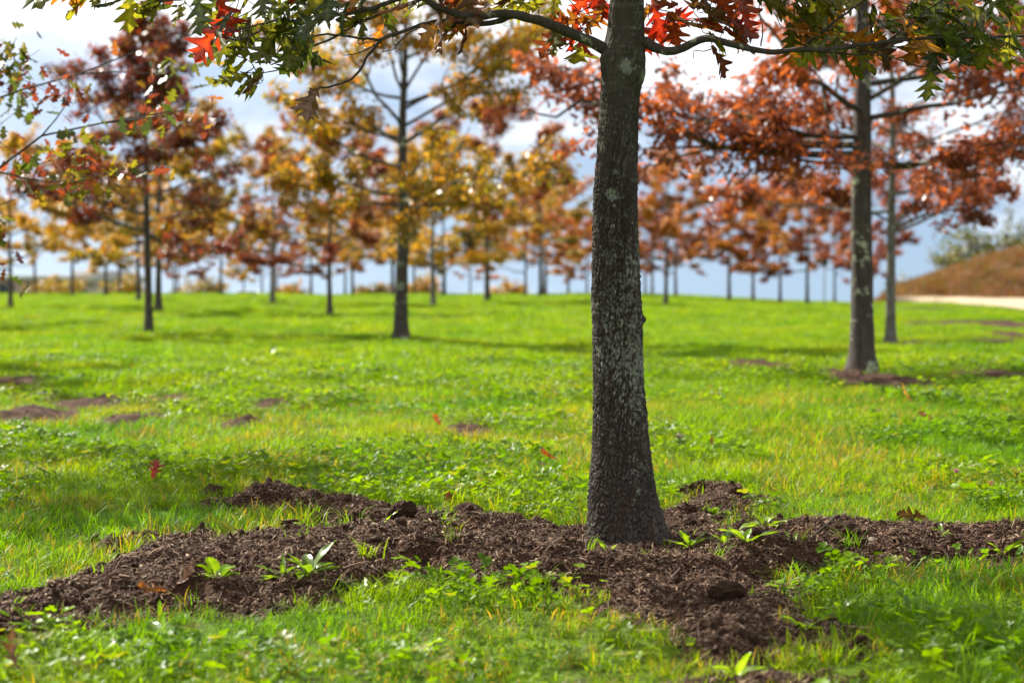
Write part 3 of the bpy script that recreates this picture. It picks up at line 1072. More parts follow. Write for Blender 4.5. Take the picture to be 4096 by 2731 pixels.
def build_main_trunk():
    zs, xc, rr = [], [], []
    for y, l, r_ in TR:
        a = at(l * S, y * S, Y0); b = at(r_ * S, y * S, Y0)
        zs.append(a[2]); xc.append((a[0] + b[0]) / 2); rr.append((b[0] - a[0]) / 2)
    # above the frame: the stem goes on up, thinner
    zt = zs[0]
    for q in (0.6, 1.4, 2.4, 3.4, 4.3):
        zs.insert(0, zt + q); xc.insert(0, xc[0] + 0.03 * q * 0.5); rr.insert(0, 0.165 / 2 * (1 - q / 5.0) + 0.008)
    zs, xc, rr = map(np.array, (zs[::-1], xc[::-1], rr[::-1]))
    Zr = np.concatenate([np.linspace(zs[0], 2.15, 500), np.linspace(2.18, zs[-1], 60)])
    XC = np.interp(Zr, zs, xc); RR = np.interp(Zr, zs, rr)
    k = np.ones(9) / 9
    XC[4:-4] = np.convolve(XC, k, 'valid'); RR[4:-4] = np.convolve(RR, k, 'valid')
    nc = 288
    th = np.linspace(0, 2 * np.pi, nc, endpoint=False)
    TH, ZZ = np.meshgrid(th, Zr)
    Rb = RR[:, None] * np.ones(nc)
    # root flare is uneven
    flare = smooth(0.30, 0.0, ZZ)
    Rb = Rb * (1 + flare * 0.10 * np.sin(3 * TH + 1.2) + flare * 0.05 * np.sin(7 * TH))
    u = TH / (2 * np.pi)
    rough = 0.22 + 0.78 * smooth(1.95, 1.2, ZZ)
    warp = (fbm(u * 12, ZZ * 9, 5, 3, 12) - 0.5)
    f1, f2, cid = worley(u * 38 + warp * 4.0, ZZ * 6.5 + warp * 2.5 + 3, 11, 38)
    gap = f2 - f1
    g1, g2, _ = worley(u * 84 + warp * 6, ZZ * 42 + warp * 5, 12, 84)
    crack = np.maximum(smooth(0.22, 0.02, gap), 0.6 * smooth(0.2, 0.0, g2 - g1))
    plate = (cid - 0.5)
    fine = fbm(u * 90, ZZ * 110, 13, 3, 90, 0.7) - 0.5
    disp = rough * (-0.0085 * crack + 0.004 * plate + 0.0045 * smooth(0.0, 0.3, g2 - g1) + 0.009 * fine)
    # long split lines higher up where the bark is still smooth
    sm = 1 - rough
    warp2 = (fbm(u * 6, ZZ * 4, 15, 3, 6) - 0.5)
    n_ = vnoise(u * 22 + warp2 * 2, ZZ * 3.0, 16, 22)
    split = smooth(0.045, 0.0, np.abs(n_ - 0.5)) * smooth(0.45, 0.6, vnoise(u * 11, ZZ * 5, 17, 11))
    disp += sm * (-0.004 * split + 0.0022 * (vnoise(u * 9, ZZ * 42, 18, 9) - 0.5) + 0.002 * fine + 0.004 * (fbm(u * 8, ZZ * 8, 19, 3, 8) - 0.5))
    # knobs: (px, py, size m, height m)
    for px, py, sz, hgt in ((1478, 732, 0.028, 0.013), (1472, 748, 0.02, 0.012), (1440, 108, 0.035, 0.010), (1470, 170, 0.06, 0.012), (1392, 128, 0.05, 0.016), (1366, 560, 0.02, 0.005)):
        p = at(px * S, py * S, Y0)
        row = np.argmin(np.abs(Zr - p[2])); cx = np.clip((p[0] - XC[row]) / RR[row], -0.99, 0.99)
        t0 = -math.pi / 2 + math.asin(cx)
        dth = (TH - t0 + np.pi) % (2 * np.pi) - np.pi
        disp += hgt * np.exp(-((dth * Rb) ** 2 + (ZZ - p[2]) ** 2) / (sz * 0.55) ** 2) * (0.7 + 0.8 * fbm(u * 60, ZZ * 60, 20, 2, 60))
    # the eye-shaped scar under the right limb: a dent
    p = at(1420 * S, 210 * S, Y0)
    crackv = np.clip(rough * crack + sm * split * 0.8, 0, 1)
    # lichen: crusts of various sizes, thick between knee and hip height and on the right flank
    facing = 0.5 + 0.5 * np.cos(TH - (-math.pi / 2 + 0.5))
    zden = smooth(0.12, 0.5, ZZ) * (0.55 + 0.45 * smooth(1.5, 0.9, ZZ)) * (1 - 0.35 * smooth(1.0, 1.3, ZZ))
    l1 = fbm(u * 26, ZZ * 38, 31, 4, 26, 0.62)
    l2 = fbm(u * 60, ZZ * 85, 32, 3, 60, 0.6)
    big = fbm(u * 6, ZZ * 7, 33, 2, 6)
    lich = 1.25 * (0.32 * l1 + 0.68 * l2) + 0.16 * zden + 0.20 * (facing - 0.5) * zden + 0.35 * (big - 0.5) + 0.05 * plate * rough - 0.25 * crackv - 0.455
    lich += 0.12 * np.exp(-((ZZ - 0.72) / 0.08) ** 2) * smooth(0.3, 0.6, facing)
    for px, py, sz in ((1408, 447, 0.022), (1398, 440, 0.012), (1413, 395, 0.010), (1408, 518, 0.007), (1437, 150, 0.03), (1468, 1127, 0.014), (1455, 600, 0.01), (1425, 560, 0.007), (1410, 470, 0.007), (1478, 172, 0.03), (1413, 585, 0.007)):
        p = at(px * S, py * S, Y0)
        row = np.argmin(np.abs(Zr - p[2])); cx = np.clip((p[0] - XC[row]) / RR[row], -0.99, 0.99)
        t0 = -math.pi / 2 + math.asin(cx)
        dth = (TH - t0 + np.pi) % (2 * np.pi) - np.pi
        q = np.hypot(dth * Rb, ZZ - p[2]) / sz
        lich = np.maximum(lich, 0.9 - 0.45 * q + (l2 - 0.5) * 0.8)
    disp += 0.0012 * smooth(0.45, 0.6, lich)
    Rn = Rb + disp
    Xp = XC[:, None] + Rn * np.cos(TH); Yp = Y0 + 0.1 + Rn * np.sin(TH)
    v = np.stack([Xp - MAIN_BASE[0], Yp - Y0, ZZ], -1).reshape(-1, 3)
    return mesh_np('trunk', v, grid_faces(len(Zr), nc, True), M['bark_main'], True,
                   {'crack': crackv.ravel(), 'lichen': lich.ravel(), 'smoothbark': sm.ravel()})


main = empty('oak_tree', (MAIN_BASE[0], Y0, 0.0))
TREES = 'young oaks planted across the lawn'
tag(main, 'nearest oak, thick lichen-spotted trunk standing in dark mulch', 'tree', TREES)
obj('trunk', build_main_trunk(), main)
ORG = np.array([MAIN_BASE[0], Y0, 0.0])


def region(ox, oy, k, pts):
    """zoomed-view pixels -> picture pixels"""
    return [((ox + k * x) * Q, (oy + k * y) * Q) for x, y in pts]


# limbs traced from the photograph: (points, start radius, end radius, depth at start, depth at end)
k2 = 1200 / 1447.0; k6 = 1400 / 2352.0; k7 = 1596 / 2352.0
LIMBS = {
    'left': [
        (region(1300, 0, k2, [(1395, 262), (1330, 225), (1200, 165), (1100, 125), (1000, 92), (920, 66), (830, 66), (760, 77), (690, 76), (600, 58), (540, 36), (490, 0), (440, -60), (380, -140)]), 0.0235, 0.010, 0.1, -0.25),
        (region(1300, 0, k2, [(900, 68), (840, 100), (740, 116), (640, 110), (560, 96), (480, 114), (350, 160), (265, 195), (215, 260), (175, 325), (130, 375), (60, 403), (0, 422), (-25, 412)]), 0.012, 0.003, 0.02, -0.25),
        (region(1300, 0, k2, [(268, 193), (180, 184), (90, 172), (0, 166), (-90, 176), (-180, 160)]), 0.0055, 0.003, -0.16, -0.1),
        (region(1300, 0, k2, [(245, 215), (160, 255), (88, 266)]), 0.003, 0.0016, -0.18, -0.22),
        (region(1300, 0, k2, [(600, 105), (500, 120), (420, 150), (370, 190), (330, 235), (272, 250)]), 0.0035, 0.0016, -0.05, -0.1),
        (region(1300, 0, k2, [(470, -10), (350, 38), (230, 80), (110, 140), (20, 190), (-80, 230), (-160, 270), (-260, 310)]), 0.008, 0.003, 0.0, 0.25),
        (region(1300, 0, k2, [(420, -40), (320, 8), (200, 44), (100, 68), (0, 70), (-120, 90), (-260, 120), (-420, 190), (-560, 130)]), 0.010, 0.003, -0.1, -0.2),
        (region(600, 0, k6, [(880, 125), (760, 160), (640, 185), (530, 200), (440, 175), (380, 140), (310, 90)]), 0.005, 0.002, -0.15, -0.1),
        (region(600, 0, k6, [(1010, 365), (930, 430), (850, 470), (730, 490), (620, 485)]), 0.004, 0.0015, 0.0, 0.05),
        (region(600, 0, k6, [(560, -60), (300, -20), (100, 0), (-150, -20), (-400, -30), (-700, -40)]), 0.006, 0.003, -0.5, -0.6),
    ],
    'right': [
        (region(2500, 0, k7, [(40, 240), (120, 248), (180, 282), (250, 300), (330, 286), (420, 245), (500, 226), (560, 236), (640, 262), (740, 288), (860, 306), (960, 300), (1080, 286), (1250, 288), (1400, 268), (1550, 245), (1800, 222), (2100, 212), (2380, 205), (2700, 170)]), 0.0215, 0.004, 0.1, -0.35),
        (region(2500, 0, k7, [(1050, 282), (1150, 195), (1270, 100), (1400, 8), (1520, -90)]), 0.0065, 0.004, -0.05, -0.3),
        (region(2500, 0, k7, [(560, 250), (700, 288), (860, 303), (1000, 300), (1150, 304), (1280, 316), (1420, 318), (1540, 282), (1680, 276), (1820, 296), (1920, 330), (2052, 440)]), 0.006, 0.0018, 0.0, -0.3),
        (region(2500, 0, k7, [(1480, 322), (1600, 345), (1700, 382), (1760, 392), (1860, 376), (1920, 366)]), 0.0035, 0.0018, -0.18, -0.25),
        (region(2500, 0, k7, [(1340, 270), (1365, 200), (1385, 120), (1380, 20), (1390, -60)]), 0.005, 0.003, -0.1, 0.1),
        (region(2500, 0, k7, [(1360, 195), (1250, 185), (1130, 165), (1060, 120), (1075, 40), (1060, -40)]), 0.003, 0.002, 0.0, 0.2),
        (region(2500, 0, k7, [(1540, 245), (1620, 190), (1700, 130), (1780, 60), (1900, -20)]), 0.0045, 0.0025, -0.2, -0.4),
        (region(2500, 0, k7, [(530, 280), (470, 300), (410, 298), (402, 345)]), 0.0022, 0.0012, 0.0, -0.05),
        (region(2500, 0, k7, [(1900, 215), (2050, 190), (2200, 230), (2330, 290), (2450, 330)]), 0.004, 0.002, -0.3, -0.4),
        (region(2500, 0, k7, [(800, 270), (812, 170), (790, 60), (800, -40)]), 0.0028, 0.002, 0.0, 0.1),
    ],
}
branch_pts = {}
branch_tubes = {}
for side, paths in LIMBS.items():
    tb = Tubes(); pts = []
    for i, (pp, r0, r1, d0, d1) in enumerate(paths):
        n = len(pp)
        P = np.array([at(px, py, Y0 + d0 + (d1 - d0) * (q / (n - 1))) for q, (px, py) in enumerate(pp)])
        C = catmull(P, max(12, n * 7))
        t = np.linspace(0, 1, len(C))
        C = C + (np.stack([fbm(t * 14 + i, t * 0 + j, 40 + j, 2) for j in range(3)], -1) - 0.5) * min(0.012, r0)
        rad = r0 + (r1 - r0) * t ** 0.7
        rad = rad * (1 + 0.18 * (fbm(t * 30, t * 0 + i, 47, 2) - 0.5))
        if i == 0:
            rad = rad * (1 + 0.55 * np.exp(-t * 28))
        tb.add(C - ORG, rad, 14 if i == 0 else 8, 0.15, i)
        pts.append(C)
    branch_pts[side] = np.vstack(pts)
    branch_tubes[side] = tb

# leaf sprays: (cx, cy, rx, ry in 2352-wide pixels, count, colours, depth range)
SPRAYS = [
    ('left', 640, 70, 120, 75, 26, 'L_green L_olive L_green L_lime L_olive', (-0.25, 0.3)),
    ('left', 600, 165, 75, 40, 9, 'L_lime L_olive L_lime', (-0.1, 0.2)),
    ('left', 560, 205, 25, 18, 2, 'L_olive L_brown', (0, 0.1)),
    ('left', 700, 130, 60, 40, 8, 'L_green L_lime L_olive', (-0.1, 0.25)),
    ('left', 530, 60, 45, 45, 5, 'L_olive L_green', (0.0, 0.3)),
    ('left', 840, 35, 110, 42, 14, 'L_olive L_orange L_green L_olive', (-0.2, 0.3)),
    ('left', 745, 35, 60, 40, 8, 'L_green L_green', (-0.55, -0.2)),
    ('left', 900, 95, 60, 25, 2, 'L_olive L_orange', (0.0, 0.2)),
    ('left', 400, 20, 70, 30, 8, 'L_olive L_green L_olive', (-0.6, -0.3)),
    ('left', 270, 8, 60, 22, 5, 'L_olive L_lime', (-0.6, -0.4)),
    ('left', 180, 12, 50, 20, 3, 'L_olive L_orange', (-0.6, -0.4)),
    ('left', 60, -6, 80, 14, 3, 'L_olive', (-0.6, -0.4)),
    ('left', 965, 20, 40, 30, 4, 'L_olive L_lime L_orange', (0, 0.2)),
    ('left', 1045, 92, 22, 32, 3, 'L_orange L_olive', (-0.1, 0.05)),
    ('left', 1085, 100, 22, 40, 4, 'L_orange L_maroon L_olive', (-0.1, 0.05)),
    ('left', 1120, 0, 110, 28, 12, 'L_brown L_brown L_maroon', (-0.15, 0.2)),
    ('left', 1235, 18, 55, 28, 8, 'L_lime L_olive L_orange', (0.1, 0.4)),
    ('left', 1345, 40, 45, 45, 10, 'L_red L_orange L_red', (0.1, 0.4)),
    ('left', 1320, 100, 42, 26, 7, 'L_maroon L_red L_olive', (0.1, 0.35)),
    ('right', 1525, 50, 45, 50, 9, 'L_red L_orange L_maroon', (0.1, 0.4)),
    ('right', 1640, 45, 80, 50, 15, 'L_maroon L_maroon L_brown L_red', (-0.1, 0.3)),
    ('right', 1640, 120, 30, 20, 3, 'L_maroon L_olive', (0.0, 0.1)),
    ('right', 1780, 45, 80, 48, 14, 'L_olive L_lime L_olive L_orange', (-0.1, 0.3)),
    ('right', 1900, 60, 70, 55, 14, 'L_orange L_olive L_lime', (-0.1, 0.3)),
    ('right', 1900, 120, 80, 22, 7, 'L_olive L_lime L_orange', (-0.15, 0.2)),
    ('right', 1985, 110, 30, 40, 5, 'L_brown L_orange L_maroon', (-0.2, 0.1)),
    ('right', 2050, 40, 90, 45, 14, 'L_olive L_green L_orange', (-0.3, 0.2)),
    ('right', 2130, 60, 50, 50, 8, 'L_orange L_olive', (-0.3, 0.1)),
    ('right', 2230, 50, 110, 55, 20, 'L_green L_green L_olive', (-0.5, 0.0)),
    ('right', 2150, 165, 20, 25, 3, 'L_lime L_olive', (-0.2, -0.1)),
    ('right', 2300, 120, 60, 35, 8, 'L_olive L_lime L_green', (-0.4, 0.1)),
    ('right', 2120, 120, 60, 22, 4, 'L_lime L_green', (-0.2, 0.1)),
    ('right', 2420, 60, 80, 70, 8, 'L_green L_olive', (-0.5, 0.0)),
]
leaf_specs = []
for (side, cx, cyy, rx, ry, n, pal, dd) in SPRAYS:
    pal = pal.split()
    for q in range(n):
        a = rng.uniform(0, 6.28); rad = math.sqrt(rng.random())
        px = cx + rx * rad * math.cos(a); py = cyy + ry * rad * math.sin(a) - (36 if side == 'left' else 24)
        P = at(px * S, py * S, Y0 + rng.uniform(*dd))
        leaf_specs.append([side, P, pal[int(rng.integers(len(pal)))], rng.uniform(0.11, 0.165) * (1.0 if side == 'left' else 1.1), None, None])


# two leaves the eye goes to: the bright red one and the curled dead one
def placed(side, px, py, d, mat, size, rot, me):
    leaf_specs.append([side, at(px * S, py * S, Y0 + d), mat, size, rot, me])


placed('left', 512, 42, -0.2, 'L_red', 0.19, (R(-82), R(38), R(12)), LEAVES[2])
placed('left', 500, -12, -0.1, 'L_red', 0.17, (R(-70), R(-20), R(-20)), LEAVES[5])
placed('left', 728, 200, -0.25, 'L_brown', 0.13, (R(-95), R(25), R(20)), CURLED[1])
placed('left', 716, 202, -0.25, 'L_brown', 0.12, (R(-80), R(-40), R(70)), CURLED[0])
leaf_specs.sort(key=lambda s: np.min(np.linalg.norm(branch_pts[s[0]] - s[1], axis=1)))
leaf_jobs = []
for side, P, mat, size, rot, me in leaf_specs:
    B = branch_pts[side]
    d = np.linalg.norm(B - P, axis=1); i = int(np.argmin(d))
    if d[i] > 0.025:
        mid = (B[i] + P) / 2 + np.array([rng.normal(0, 0.02), rng.normal(0, 0.02), -0.012 + rng.normal(0, 0.02)])
        C = catmull(np.array([B[i], mid, P]), 7)
        branch_tubes[side].add(C - ORG, np.linspace(0.0024, 0.0013, 7), 5)
        branch_pts[side] = np.vstack([B, C[2:]])
    out = P - np.array([ORG[0], Y0, P[2]]); az = math.atan2(out[1], out[0]) - math.pi / 2
    if rot is None:
        rot = (-abs(rng.normal(0.75, 0.45)), rng.normal(0, 0.6), az + rng.normal(0, 0.9))
    leaf_jobs.append((side, P, mat, size, rot, me))
branch_obj = {}
for side in LIMBS:
    branch_obj[side] = obj('limb', branch_tubes[side].mesh('limb', M['bark_twig']), main)
for side, P, mat, size, rot, me in leaf_jobs:
    if me is None:
        me = LEAVES[int(rng.integers(10))] if mat != 'L_brown' or rng.random() < 0.5 else CURLED[int(rng.integers(4))]
    o = obj('leaf', me, branch_obj[side], P - ORG, M[mat])
    o.rotation_euler = rot
    o.scale = (size,) * 3

# ------------------------------------------------------------------ other oaks
LEAF_T1 = np.array([(0, 0.5, 0), (0, 0, 0), (0.16, 0.18, 0.03), (0.10, 0.32, 0.02), (0.36, 0.52, 0.06), (0.12, 0.58, 0.02), (0.28, 0.84, 0.03), (0, 1.05, -0.06),
                   (-0.28, 0.84, 0.03), (-0.12, 0.58, 0.02), (-0.36, 0.52, 0.06), (-0.10, 0.32, 0.02), (-0.16, 0.18, 0.03)])
LEAF_F1 = np.array([(0, i, i + 1) for i in range(1, 12)] + [(0, 12, 1)])


LEAF_T2 = np.array([(0, 0.45, 0), (0, 0, 0), (0.18, 0.22, 0.03), (0.36, 0.55, 0.07), (0.14, 0.62, 0.0), (0, 1.0, -0.08), (-0.14, 0.62, 0.0), (-0.36, 0.55, 0.07), (-0.18, 0.22, 0.03)])
LEAF_F2 = np.array([(0, i, i + 1) for i in range(1, 8)] + [(0, 8, 1)])


def leaves_mesh(name, P, size, var, r, droop=0.5, plain=False):
    LEAF_T, LEAF_F = (LEAF_T2, LEAF_F2) if plain else (LEAF_T1, LEAF_F1)
    n = len(P)
    az = r.uniform(0, 2 * np.pi, n); pit = -np.abs(r.normal(droop, 0.45, n)); rol = r.normal(0, 0.7, n)
    ca, sa, cp, sp, cr_, sr = np.cos(az), np.sin(az), np.cos(pit), np.sin(pit), np.cos(rol), np.sin(rol)
    one, zero = np.ones(n), np.zeros(n)
    Rz = np.stack([np.stack([ca, -sa, zero], -1), np.stack([sa, ca, zero], -1), np.stack([zero, zero, one], -1)], 1)
    Rx = np.stack([np.stack([one, zero, zero], -1), np.stack([zero, cp, -sp], -1), np.stack([zero, sp, cp], -1)], 1)
    Ry = np.stack([np.stack([cr_, zero, sr], -1), np.stack([zero, one, zero], -1), np.stack([-sr, zero, cr_], -1)], 1)
    Rm = Rz @ Rx @ Ry
    s = size * r.uniform(0.7, 1.25, n)
    T = LEAF_T[None] * s[:, None, None]
    T = T * np.stack([r.uniform(0.75, 1.15, n), np.ones(n), r.uniform(-1.5, 2.5, n)], -1)[:, None, :]
    V = np.einsum('nij,nkj->nki', Rm, T) + P[:, None, :]
    K = len(LEAF_T)
    Fc = (LEAF_F[None] + (np.arange(n) * K)[:, None, None]).reshape(-1, 3)
    return mesh_np(name, V.reshape(-1, 3), Fc, M['rust'], False, {'var': np.repeat(var, K)})


def gen_tree(seed, Hh, cw, cb, r0, nleaf, leaf, gaps=0.25, detail=1, lean=(0, 0), flat=0.0, limb_list=None, nl=None, bark='bark', skip=None, cone=0.62, thin=1.0):
    """a young oak at the origin: trunk with its limbs, and the leaves"""
    r = np.random.default_rng(seed)
    tb = Tubes()
    n = 26 if detail else 14
    t = np.linspace(0, 1, n)
    ax = np.stack([lean[0] * t ** 1.3 + (fbm(t * 4, t * 0, seed, 2) - 0.5) * 0.16 * t, lean[1] * t + (fbm(t * 4, t * 0 + 5, seed, 2) - 0.5) * 0.16 * t, -0.06 + t * (Hh + 0.02)], -1)
    zz = ax[:, 2]
    rad = r0 * (1 - 0.18 * np.clip(zz / cb, 0, 1)) * np.clip(1 - np.clip((zz - cb) / (Hh - cb + 0.01), 0, 1) ** 1.0 * 0.93, 0.05, 1)
    rad = rad * (1 + 0.55 * np.exp(-np.maximum(zz, 0) / 0.10) + 0.18 * np.exp(-np.maximum(zz, 0) / 0.4))
    C = catmull(ax, n * 3); rad = np.interp(C[:, 2], zz, rad)
    tb.add(C, rad, 16 if detail else 9, 0.12, seed)
    ends = []      # twig segments that carry leaves
    nl = nl or (20 if detail else 15)
    specs = []
    for i in range(nl):
        u = (i + r.uniform(0, 0.7)) / nl
        z0 = cb + (Hh * 0.95 - cb) * u ** 1.08
        az = i * 2.399 + r.normal(0, 0.35)
        prof = (1 - u) ** cone * (0.72 + 0.5 * math.sin(min(1, u * 2.3) * math.pi / 2)) * (1 + flat * (1 - u))
        Ln = cw / 2 * prof * r.uniform(0.72, 1.1) + 0.18
        if skip and abs((az - R(skip[0]) + math.pi) % (2 * math.pi) - math.pi) < R(skip[1]) and z0 < skip[2]:
            continue
        specs.append((z0, az, Ln, R(4 + 52 * u + r.normal(0, 7))))
    if limb_list:
        specs = limb_list + specs
    for z0, az, Ln, el in specs:
        i0 = np.argmin(np.abs(C[:, 2] - z0)); b = C[i0]
        rb = min(rad[i0] * 0.5, 0.008 + 0.010 * Ln) * thin
        d = np.array([math.cos(az) * math.cos(el), math.sin(az) * math.cos(el), math.sin(el)])
        m = 9
        s = np.linspace(0, 1, m)[:, None]
        wob = np.stack([fbm(s[:, 0] * 3 + az, s[:, 0] * 0 + q, seed + 3, 2) - 0.5 for q in range(3)], -1) * 0.28 * Ln * s
        bendz = np.array([0, 0, 1.0]) * (0.16 * Ln * s ** 2 - 0.10 * Ln * s * (1 - s))
        Lp = b + d * Ln * s + wob + bendz
        tb.add(Lp, rb * (1 - 0.8 * s[:, 0]) + 0.002, 6 if detail else 4)
        ends.append((Lp[5], Lp[8], 0.7))
        for q in range(6 if detail else 5):
            f = r.uniform(0.28, 0.98); j = int(f * 8); p0 = Lp[j]
            a2 = az + r.choice([-1, 1]) * r.uniform(0.4, 1.2); e2 = el * 0.5 + r.normal(0.1, 0.4)
            l2 = Ln * r.uniform(0.16, 0.42) * (1.15 - 0.5 * f) + 0.06
            d2 = np.array([math.cos(a2) * math.cos(e2), math.sin(a2) * math.cos(e2), math.sin(e2)])
            p1 = p0 + d2 * l2
            mid = (p0 + p1) / 2 + r.normal(0, 0.03, 3)
            tb.add(catmull(np.array([p0, mid, p1]), 5), np.linspace(rb * 0.35 + 0.002, 0.002, 5), 4)
            ends.append((p0 * 0.5 + p1 * 0.5, p1, 1.0))
            if detail:
                for w_ in range(2):
                    g = r.uniform(0.3, 0.9); q0 = p0 + (p1 - p0) * g
                    q1 = q0 + r.normal(0, 1, 3) * np.array([1, 1, 0.6]) * l2 * 0.3
                    tb.add(catmull(np.array([q0, q1]), 3), np.linspace(0.003, 0.0015, 3), 3)
                    ends.append((q0, q1, 0.7))
    ends.append((C[-6], C[-1], 1.5))
    wts = np.array([(np.linalg.norm(b - a) + 0.10) * w for a, b, w in ends]) * r.uniform(1 - gaps * 2.2, 1 + gaps, len(ends)).clip(0.05)
    cnt = r.multinomial(nleaf, wts / wts.sum())
    P, var = [], []
    for (a, b, w), c in zip(ends, cnt):
        if not c:
            continue
        f = r.beta(1.4, 1.0, c)[:, None]
        base = a + (b - a) * f + r.normal(0, 1, (c, 3)) * np.array([0.075, 0.075, 0.055])
        P.append(base)
        cv = r.uniform(0.1, 0.9)
        var.append(np.clip(cv + r.normal(0, 0.2, c), 0, 1))
    P = np.vstack(P); var = np.concatenate(var)
    return tb.mesh('trunk', M[bark]), leaves_mesh('crown', P, leaf, var, r, 0.5, not detail)


def plant(name, base, meshes, mats, label, rz=0.0, scl=1.0, group=TREES, cat='tree', sz=None):
    e = empty(name, base, rz)
    if sz is None:
        sz = scl
    e.scale = (scl, scl, sz)
    tag(e, label, cat, group)
    obj('trunk', meshes[0], e, None, M[mats[1]])
    obj('crown', meshes[1], e, None, M[mats[0]])
    return e


def base_at(px4, py4, d=None):
    """foot of a trunk: where the pixel meets the lawn; behind the ridge at distance d"""
    if d is None:
        return ground(px4 * Q, py4 * Q)
    r_ = ray(px4 * Q, 290)
    x = r_[0] / r_[1] * d
    return np.array([x, d, float(gh(x, d))])


# nearer, individually grown oaks
def limb(z0, azdeg, Ln, eldeg):
    return (z0, R(azdeg), Ln, R(eldeg))


b = base_at(3448, 1492)
plant('oak_tree', b, gen_tree(11, 6.6, 4.8, 2.1, 0.118, 16000, 0.095, 0.5, 1, (-0.10, 0.0), 0.25,
      [limb(2.16, 181, 3.5, 4), limb(2.3, 176, 3.3, 7), limb(2.24, 180, 2.0, 2), limb(2.05, 186, 1.5, 3), limb(2.06, 2, 1.7, 2), limb(2.36, 200, 2.2, 3), limb(2.5, -20, 2.4, 10), limb(2.9, 10, 2.6, 12)], skip=(180, 50, 3.6)),
      ('rust', 'bark_lichen'), 'thick-trunked rust red oak right of the nearest trunk, pale lichen blotch low down')
b = base_at(3562, 1378)
plant('oak_tree', b, gen_tree(12, 6.3, 5.9, 1.75, 0.075, 18000, 0.098, 0.42, 1, (0.0, 0.0), 0.2,
      [limb(1.75, 35, 2.0, 20), limb(1.7, 5, 1.9, 14), limb(1.8, 160, 1.2, 22)]),
      ('rust', 'bark_pale'), 'slim pale-trunked rust oak just behind the thick one at right', 0.4)
b = base_at(1604, 1368)
plant('oak_tree', b, gen_tree(13, 6.2, 4.7, 1.75, 0.098, 18500, 0.092, 0.5, 1, (0.12, 0.0), 0.1,
      [limb(3.05, 20, 2.3, 30), limb(2.95, 170, 1.8, 12), limb(3.45, 12, 2.4, 22), limb(1.95, 8, 1.5, 2), limb(2.1, 185, 1.6, 6), limb(2.2, 0, 2.4, 6), limb(3.55, 172, 2.0, 66), limb(3.6, 6, 1.9, 58)]),
      ('bronze', 'bark_lichen'), 'gold and bronze oak left of centre with a bare forked stem', 0.0)
b = base_at(596, 1340)
plant('oak_tree', b, gen_tree(14, 5.4, 4.0, 1.55, 0.066, 17000, 0.088, 0.42, 1, (-0.06, 0.0), 0.2, None, 24, 'bark', None, 0.95),
      ('maroon', 'bark'), 'dark red oak with a thin black trunk at the left', 1.0)
# two oaks that stand outside the frame and reach into it
plant('oak_tree', (-4.55, 11.6, float(gh(-4.55, 11.6))), gen_tree(15, 3.5, 3.8, 1.3, 0.055, 3300, 0.09, 0.6, 1, (0, 0), 0.2,
      [limb(1.33, -8, 2.8, 8), limb(1.5, 6, 2.5, 15)], thin=0.55),
      ('mixed', 'bark'), 'green and red oak reaching in from the left edge of the picture', 0.0)
plant('oak_tree', (6.1, 15.2, float(gh(6.1, 15.2))), gen_tree(16, 5.6, 4.2, 2.0, 0.09, 3800, 0.105, 0.5, 1, (0, 0), 0.2,
      [limb(2.2, 176, 2.4, 8), limb(2.45, 190, 2.2, 12)]),
      ('maroon', 'bark'), 'dark red oak reaching in from the right edge below the hanging leaves', 0.0)
# the crown of the nearest oak goes on above the frame


def upper_crown():
    r = np.random.default_rng(99)
    P, var = [], []
    for k in range(190):
        z = r.uniform(2.2, 6.1); a = r.uniform(0, 6.28)
        q = (1.0 - ((z - 2.3) / 4.1) ** 1.6) * 1.9 * math.sqrt(r.uniform(0.05, 1))
        c = np.array([q * math.cos(a), 0.1 + q * math.sin(a), z])
        m = int(r.integers(14, 30))
        P.append(c + r.normal(0, 1, (m, 3)) * np.array([0.2, 0.2, 0.12])); var.append(np.clip(r.uniform(0.1, 0.9) + r.normal(0, 0.2, m), 0, 1))
    P = np.vstack(P); var = np.concatenate(var)
    # keep clear of the picture: only what is above the view
    top = CAMZ + 0.1365 * (P[:, 1] + Y0) + 0.09
    k = P[:, 2] > top
    return leaves_mesh('crown', P[k], 0.15, var[k], r)


uc = obj('crown', upper_crown(), main, None, M['mixed'])
uc['kind'] = 'stuff'
ub = Tubes()
r_ = np.random.default_rng(98)
for k in range(14):
    z = 2.35 + 3.4 * k / 14; a = k * 2.4; Ln = (1.0 - ((z - 2.3) / 4.1) ** 1.6) * 1.8 + 0.2; el = 0.25 + 0.6 * k / 14
    s = np.linspace(0, 1, 8)[:, None]
    ub.add(np.array([0.0, 0.1, z]) + s * Ln * np.array([math.cos(a) * math.cos(el), math.sin(a) * math.cos(el), math.sin(el)]), np.linspace(0.02, 0.004, 8), 6)
obj('upper_limbs', ub.mesh('upper_limbs', M['bark_twig']), main)

